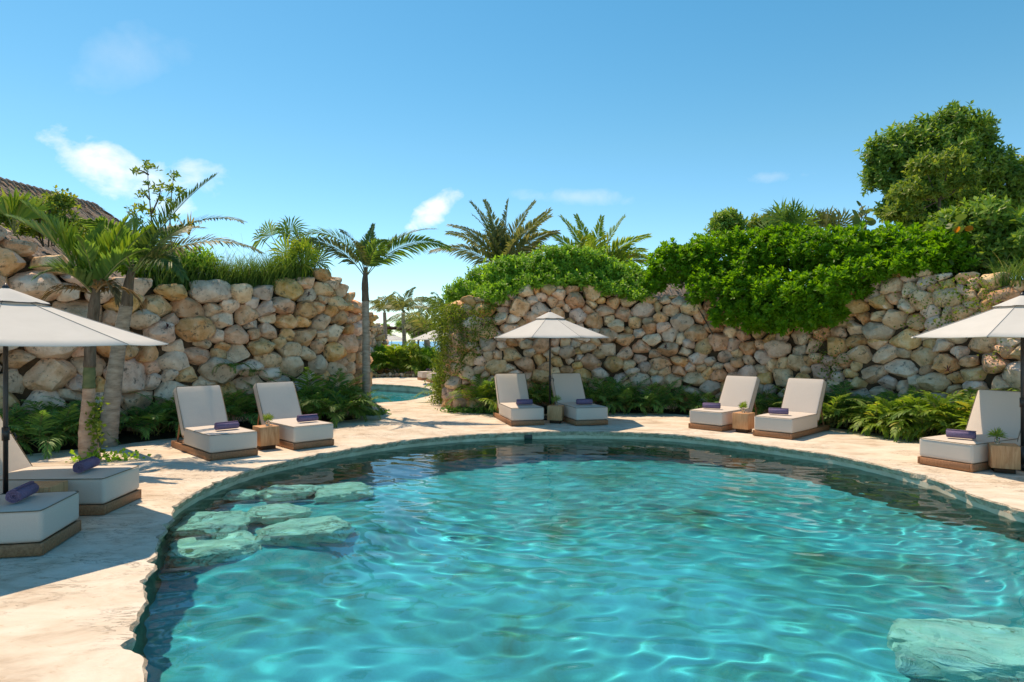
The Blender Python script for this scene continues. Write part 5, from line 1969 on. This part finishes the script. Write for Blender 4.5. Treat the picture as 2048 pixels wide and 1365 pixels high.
rosette((p.x, p.y, p.z - .25), 9, .55, .07, [leaf_mat('yellow_leaf', [(0, (.38, .26, .02)), (1, (.50, .34, .03))], .4, 1.3)], 'small plant with yellow leaves between the grey palm fronds', 'plant', 'yellow_plant', (45, 88), .1, 88)


# --- seagrape: big round leaves, each its own piece
def disc_leaf(n=12, Rr=.09):
    V = [(Rr, 0, 0)] + [(Rr + Rr * math.cos(2 * math.pi * k / n + .26) * (1.0 if k else .9), Rr * 1.08 * math.sin(2 * math.pi * k / n + .26), .018 * abs(math.sin(2 * math.pi * k / n + .26))) for k in range(n)]
    T = [(0, 1 + k, 1 + (k + 1) % n) for k in range(n)]
    return mesh_np('leaf', V, T, [M['grape']], None, True)


DISC = disc_leaf()
DISC_O = DISC.copy()
DISC_O.materials[0] = M['grape_orange']


def seagrape(D, box, n, oranges, base, label, seed, s=1.0):
    r = random.Random(seed)
    b = pd(*base, D)
    root = empty('seagrape', b, 0, label, 'shrub')
    X0, Y0, X1, Y1 = box
    for k in range(5):
        e = (X0 + (X1 - X0) * (k + .5) / 5, Y0 + (Y1 - Y0) * r.uniform(.05, .4))
        limb(root, [(0, 0, -.2), rel(root, (e[0] + base[0]) / 2 + r.uniform(-12, 12), (e[1] + base[1]) / 2, D), rel(root, e[0], e[1], D + r.uniform(-.2, .2))], .018, .008, 'stem')
    for k in range(n):
        org = k < oranges
        X, Y = r.uniform(X0, X1), r.uniform(Y0, Y1)
        o = link('leaf', DISC_O if org else DISC, root)
        o.location = rel(root, X, Y, D + r.uniform(-.5, .3) - (.3 if org else 0))
        o.rotation_euler = (r.uniform(-.5, .5) + (R(55) if r.random() < .5 else 0), R(r.uniform(-70, 20)), r.uniform(0, 6.28))
        q = s * r.uniform(.75, 1.25)
        o.scale = (q, q, q)
        if org:
            o['label'] = 'withered orange leaf'
    return root


seagrape(14.2, (1880, 440, 2048, 540), 130, 5, (1960, 560), 'sea grape with large round leaves, a few turned orange, at the far right', 1)
seagrape(16.4, (1712, 402, 1740, 455), 11, 0, (1728, 480), 'single sea grape sprig with round leaves standing up beside the fan palms', 2, 1.15)
p = bed_pt(path_r, 1690, 1.35)
root = empty('philodendron', (p.x, p.y, .03), 0, 'broad leaved yellow green plant behind the right lounger of the hedge pair', 'plant')
for k in range(9):
    o = link('leaf', DISC if k % 2 else DISC_O, root)
    o.data = DISC
    o.location = (rnd.uniform(-.15, .15), rnd.uniform(-.1, .1), rnd.uniform(.12, .34))
    o.rotation_euler = (rnd.uniform(-.4, .4), R(rnd.uniform(-50, 10)), k * 2.4)
    o.scale = (1.25, 1.0, 1.0)


# --- creeping vines
LV_small = leaf_small(.055, .045)


def vine(root, pts, n, mat, width=.09, s=(.7, 1.3), out=Vector((0, -1, 0))):
    P = catmull([Vector(p) for p in pts], .06)
    G = Geo()
    G.tube([p for p in P[::3]] + [P[-1]], .004, 3, 1)
    idx = rg.integers(0, len(P), n)
    L = np.array([tuple(P[i]) for i in idx]) + rg.normal(0, 1, (n, 3)) * np.array([width, width * .6, .05])
    Dr = rg.normal(0, .8, (n, 3)) + np.array(out) * .5 + np.array([0, 0, -.35])
    G.inst(LV_small, frames(Dr, rg, *s), L, 0)
    o = G.build('strand', [mat, M['bark']], root)
    o['kind'] = 'stuff'
    return o


b0 = path_r.at(path_r.u_at_px(900))
vroot = empty('creeping_vine', (b0.x, b0.y, 0), 0, 'yellow green creeper hanging down the wall end at the gap', 'vine')
for u, z0, z1, n, wd in [(2.2, 3.15, .2, 420, .12), (2.75, 3.15, .1, 520, .12), (3.25, 3.1, .15, 560, .12), (3.7, 3.1, .4, 520, .13), (4.1, 3.1, .9, 420, .12), (4.55, 3.05, 1.1, 360, .11), (4.95, 3.0, 1.6, 260, .11), (5.35, 3.1, 2.1, 220, .12), (3.45, 3.0, 2.3, 420, .25),
                         (4.3, 3.0, 2.4, 420, .25), (2.9, 3.05, 2.0, 380, .25), (3.05, 1.0, .05, 260, .16)]:
    t, nn = path_r.frame(u)
    q = path_r.at(u)
    pts = []
    for k in range(6):
        z = z0 + (z1 - z0) * k / 5
        o_ = .24 - .05 * (z - 1.0) + (0.04 if k else -.25)
        v = q + nn * o_ + t * rg.normal(0, .06) + Vector((0, 0, z))
        pts.append(v - vroot.location)
    vine(vroot, pts, int(n * 2.4), M['vine'], wd, out=nn)
vr2 = empty('creeping_vine', path_r.at(path_r.u_at_px(1900)), 0, 'thin creeper trailing over the stones left of the right parasol', 'vine')
for X, z0, z1, n in [(1860, 3.2, 2.3, 90), (1900, 3.35, 2.2, 130), (1945, 3.25, 2.3, 130), (1990, 3.2, 2.2, 130), (1965, 3.3, 2.7, 110), (2010, 2.4, 1.4, 70), (1660, 2.3, 1.2, 130), (1672, 1.9, 1.0, 90)]:
    u = path_r.u_at_px(X)
    t, nn = path_r.frame(u)
    q = path_r.at(u)
    pts = [q + nn * (.36 - .06 * (z0 + (z1 - z0) * k / 4 - 1)) + t * rg.normal(0, .12) + Vector((0, 0, z0 + (z1 - z0) * k / 4)) - vr2.location for k in range(5)]
    vine(vr2, pts, n, M['vine'], .13, out=nn)
vr3 = empty('creeping_vine', B0 + Vector((.12, -.1, 0)), 0, 'leafy green climber at the foot of the pinkish palm trunk', 'vine')
vine(vr3, [(.05, -.02, 0), (.08, -.03, .4), (.03, -.06, .75), (.12, -.02, 1.0)], 150, M['vine'], .06, (1.0, 1.9))
vine(vr3, [(-.25, -.1, .02), (.05, -.1, .1), (.3, .0, .05), (.6, .2, .05)], 160, M['hedge'], .10, (1.0, 1.8))
vr4 = empty('ground_creeper', C0, 0, 'dark ground creeper round the foot of the gap palm', 'plant')
vine(vr4, [(-.35, -.12, .05), (-.1, -.2, .07), (.15, -.15, .05), (.4, .05, .04)], 420, M['areca'], .12, (1.0, 1.9), Vector((0, 0, 1)))
vr5 = empty('ground_creeper', g(930, 826), 0, 'low dark creeper at the foot of the viny wall end', 'plant')
vine(vr5, [(-.5, .3, .05), (-.1, .05, .07), (.4, -.1, .05), (.8, -.15, .04)], 420, M['areca'], .14, (1.0, 1.9), Vector((0, 0, 1)))
# ferns growing out of the left wall
for i, (X, Y, s, lab) in enumerate([(455, 735, .75, 'fern hanging from the left wall between two boulders'), (672, 715, .95, 'fern hanging under the bulge of the left wall end'), (700, 745, .9, 'lower fern under the left wall end beside the gap palm'),
                                    (500, 745, .55, 'small upright fern low on the left wall')]):
    u = path_l.u_at_px(X)
    t, n = path_l.frame(u)
    b = path_l.at(u) + n * .30
    z = CH - (Y - 682.5) / F * b.y
    root = empty('fern', (b.x, b.y, z), math.atan2(n.y, n.x), lab, 'fern')
    for k in range(9):
        me = frond_mesh(('fern', k % 3), [M['palm_mid'], M['rachis']], L=.8, p0=35, droop=115, n=20, ll=.17, lw=.03, base=.1, hang=.2, vee=6, ang0=75, ang1=50, rib=.004)
        hang_frond(root, me, (0, 0, 0), rnd.uniform(-80, 80), 0, s * rnd.uniform(.7, 1.1))


# --- thatched buildings
def thatch_hut(name, ridge_a, ridge_b, half, drop, hip, label, seed, strands=2600, floor_z=0.0):
    r = np.random.default_rng(seed)
    a, b = Vector(ridge_a), Vector(ridge_b)
    d = (b - a).normalized()
    s = Vector((d.y, -d.x, 0))
    root = empty(name, ((a + b) / 2).xy.to_3d() + Vector((0, 0, floor_z)), 0, label, 'thatched hut')
    o = root.location
    e0, e1 = a - d * hip, b + d * hip
    Z = Vector((0, 0, -drop))
    c = {'a': a, 'b': b, 'ar': e0 + s * half + Z, 'al': e0 - s * half + Z, 'br': e1 + s * half + Z, 'bl': e1 - s * half + Z}
    G = Geo()

    def slope(p0, p1, q0, q1, nu, nv):
        V = []
        for j in range(nv + 1):
            for i in range(nu + 1):
                u, v = i / nu, j / nv
                p = (p0.lerp(p1, u)).lerp(q0.lerp(q1, u), v)
                V.append(tuple(p - o + Vector((0, 0, .07 * noise.noise(p * 1.6) + .03 * noise.noise(p * 6) - .12 * math.sin(math.pi * v)))))
        T = []
        for j in range(nv):
            for i in range(nu):
                q = j * (nu + 1) + i
                T += [(q, q + 1, q + nu + 2), (q, q + nu + 2, q + nu + 1)]
        G.add(V, T)
    slope(c['a'], c['b'], c['ar'], c['br'], 40, 14)
    slope(c['b'], c['a'], c['bl'], c['al'], 40, 14)
    slope(c['b'], c['b'], c['br'], c['bl'], 24, 14)
    slope(c['a'], c['a'], c['al'], c['ar'], 24, 14)
    roof = G.build('roof', M['thatch'], root)
    # straw ends lying down the slopes
    G = Geo()
    V, T = [], []
    faces = [(c['a'], c['b'], c['ar'], c['br']), (c['b'], c['b'], c['br'], c['bl']), (c['b'], c['a'], c['bl'], c['al'])]
    for k in range(strands):
        p0, p1, q0, q1 = faces[0] if r.random() < .6 else faces[1] if r.random() < .8 else faces[2]
        u, v = r.random(), r.random() ** .9 * .97
        f = lambda v_: (p0.lerp(p1, u)).lerp(q0.lerp(q1, u), v_)
        A, B = f(v), f(min(1.03, v + r.uniform(.06, .14)))
        nrm = (B - A).cross(p1 - p0 if (p1 - p0).length > .1 else q1 - q0).normalized()
        if nrm.z < 0: nrm = -nrm
        w = (B - A).cross(nrm).normalized() * r.uniform(.02, .05)
        l = .05 - .12 * math.sin(math.pi * v)
        up = Vector((0, 0, l))
        n = len(V)
        V += [tuple(A + up - w - o), tuple(A + up + w - o), tuple(B + up + nrm * r.uniform(.02, .09) + w * .5 + Vector((r.normal(0, .03), r.normal(0, .03), 0)) - o)]
        T.append((n, n + 1, n + 2))
    G.add(V, T)
    st = G.build('straw', M['thatch'], root)
    st['kind'] = 'stuff'
    # stitched ridge cap
    L = (b - a).length
    for k in range(max(2, int(L / .24))):
        t = (k + .5) / max(2, int(L / .24))
        p = a.lerp(b, t) - o
        G = Geo()
        G.tube([p - s * .34 - Vector((0, 0, .20)), p - s * .18 + Vector((0, 0, -.03)), p + Vector((0, 0, .05)), p + s * .18 + Vector((0, 0, -.03)), p + s * .34 - Vector((0, 0, .20))], [.03, .045, .055, .045, .03], 7)
        G.build('ridge_bundle', M['thatch'], roof)
    for sx in (-1, 1):
        for t in (0, .5, 1):
            q = a.lerp(b, t) + s * sx * (half - .7)
            G = Geo()
            G.tube([Vector((q.x, q.y, floor_z)) - o, Vector((q.x, q.y, a.z - drop + .5)) - o], .11, 8)
            G.build('post', M['bark'], root)
    G = Geo()
    m = (a + b) / 2
    ang = Matrix.Rotation(math.atan2(d.y, d.x), 3, 'Z')
    h = a.z - drop + .3 - floor_z
    G.box(Vector((m.x, m.y, floor_z + h / 2)) - o, (L * .8, half * 1.2, h), 0, ang)
    G.build('wall', M['sand'], root)
    return root


thatch_hut('thatched_hut', (-16.6, 13.5, 6.95), (-15.2, 23.7, 6.95), 3.6, 3.0, 2.4, 'thatched roof hut rising behind the left stone wall', 3)
pk = pd(1300, 538, 27)
thatch_hut('thatched_hut', (pk.x, pk.y, pk.z), (pk.x + 2.5, pk.y + 1.0, pk.z), 2.4, 2.0, 1.8, 'tip of a thatched roof just showing between the centre hedge and the big hedge', 4, 500)


# --- far garden beyond the gap
kerb = empty('stone_kerb', (-6.6, 36, 0), 0, 'low kerb of small stones edging the far planting beyond the gap', 'stone kerb')
for k in range(24):
    x = -8.6 + k * .155 + rnd.uniform(-.03, .03)
    W, T = stone_shape(np.full(48, 1.0) * rnd.uniform(.10, .15), .12, rg, 1)
    o = link('stone', mesh_np('stone', W, T, [M['stone']], None, True), kerb)
    o.location = (x + 6.6, rnd.uniform(-.05, .05) + .006 * k, .10 + rnd.uniform(-.02, .05))
G = Geo()
G.add([(-13, 36.15, .03), (-4.5, 36.3, .03), (-3.5, 44, .05), (-14, 44, .05)], [(0, 1, 2), (0, 2, 3)])
tag(G.build('planting_bed', M['soil']), 'soil bed of the far garden beyond the gap', 'planting bed', kind='structure')
FS = [([(770, 715, 34, 22), (800, 722, 30, 20), (745, 720, 26, 24)], 37.5, 'hedge', 'dark green far shrub behind the stone kerb', 700),
      ([(808, 708, 20, 16), (828, 712, 16, 22), (815, 730, 22, 14)], 37.0, 'palm_bright', 'bright yellow green far shrub left of the far loungers', 520),
      ([(850, 715, 22, 22), (868, 722, 18, 20), (840, 732, 20, 12)], 37.8, 'hedge', 'rounded far shrub right behind the far loungers', 600),
      ([(812, 655, 22, 16), (836, 650, 24, 18), (860, 660, 22, 16), (848, 672, 30, 10)], 50.0, 'tree', 'distant dark tree line clump behind the far parasol', 700),
      ([(752, 668, 20, 14), (770, 660, 14, 12)], 46.0, 'tree', 'distant dark shrub above the far wall', 300)]
for lbs, D, mt, lab, n in FS:
    lb = [lobe(X, Y, D, rx, ry, .7) for X, Y, rx, ry in lbs]
    leafy('shrub', lb, n, tp_big, M[mt], lab, 'shrub', rg, base=(lb[0][0], D, 0.0), shell=.3, stems=3, smin=1.0, smax=1.6)
p = g(800, 752)
areca((p.x, 37.2, .0), 3.0, 14, [M['palm_bright'], M['rachis']], 'big bright feathery palm left of the far parasol', None, 501, name='far_palm', cat='palm shrub', wide=.05, dens=18)
for i, (X, D, ry) in enumerate([(786, 43.0, .55), (803, 42.0, .62), (820, 44.0, .45)]):
    W, T = stone_shape(np.full(48, 1.0) * ry, ry * .8, rg, 2)
    o = link('boulder', mesh_np('boulder', W, T, [M['stone']], None, True))
    o.location = ((X - 1024) / F * D, D, CH - (700 - 682.5) / F * D)
    o.location.z = ry * .9
    tag(o, ['left', 'middle and largest', 'right'][i] + ' one of three pale boulders far beyond the gap', 'boulder', 'far boulders beyond the gap')
pg = empty('pergola', (-7.7, 43.5, 0), 0, 'dark wooden pergola end seen beyond the far stone wall', 'pergola')
for y in (-.9, .9):
    G = Geo()
    G.tube([(-2.2, y, 2.98), (1.55, y, 2.72)], .085, 7)
    G.build('beam', M['plinth'], pg)
for k in range(11):
    x = -2.1 + k * .36
    G = Geo()
    G.tube([(x, -1.15, 3.06 - .07 * (x + 2.2)), (x, 1.15, 3.06 - .07 * (x + 2.2))], .05, 6)
    G.build('rafter', M['bark'], pg)
for x in (-1.8, 1.3):
    for y in (-.9, .9):
        G = Geo()
        G.tube([(x, y, 0), (x, y, 2.9 - .07 * (x + 2.2))], .07, 8)
        G.build('post', M['bark'], pg)


# each clump of a row told apart by its place in that row
for grp, txt in (('palm shrubs left of the palm trunks', 'dark feathery palm shrub, {} from the left of those left of the palm trunks'),
                 ('palm shrubs behind the left middle loungers', 'dark feathery palm shrub, {} from the left of those behind the left middle loungers'),
                 ('palm shrubs under the left wall end', 'large feathery palm shrub, {} from the left of those under the left wall end'),
                 ('palm shrubs left of the centre loungers', 'sunlit feathery palm shrub, {} from the left of those left of the centre loungers'),
                 ('palm shrubs right of the centre loungers', 'dark feathery palm shrub, {} from the left of those along the centre wall'),
                 ('palm shrubs behind the hedge pair', 'feathery palm shrub, {} from the left of those behind the loungers below the hedge'),
                 ('bamboo palms beside the right lounger', 'bright bamboo palm, {} from the left of those beside the right lounger')):
    obs = [o for o in col.objects if o.get('group') == grp]
    obs.sort(key=lambda o: o.location.x / o.location.y)
    for o, w in zip(obs, ORD):
        o['label'] = txt.format(w)
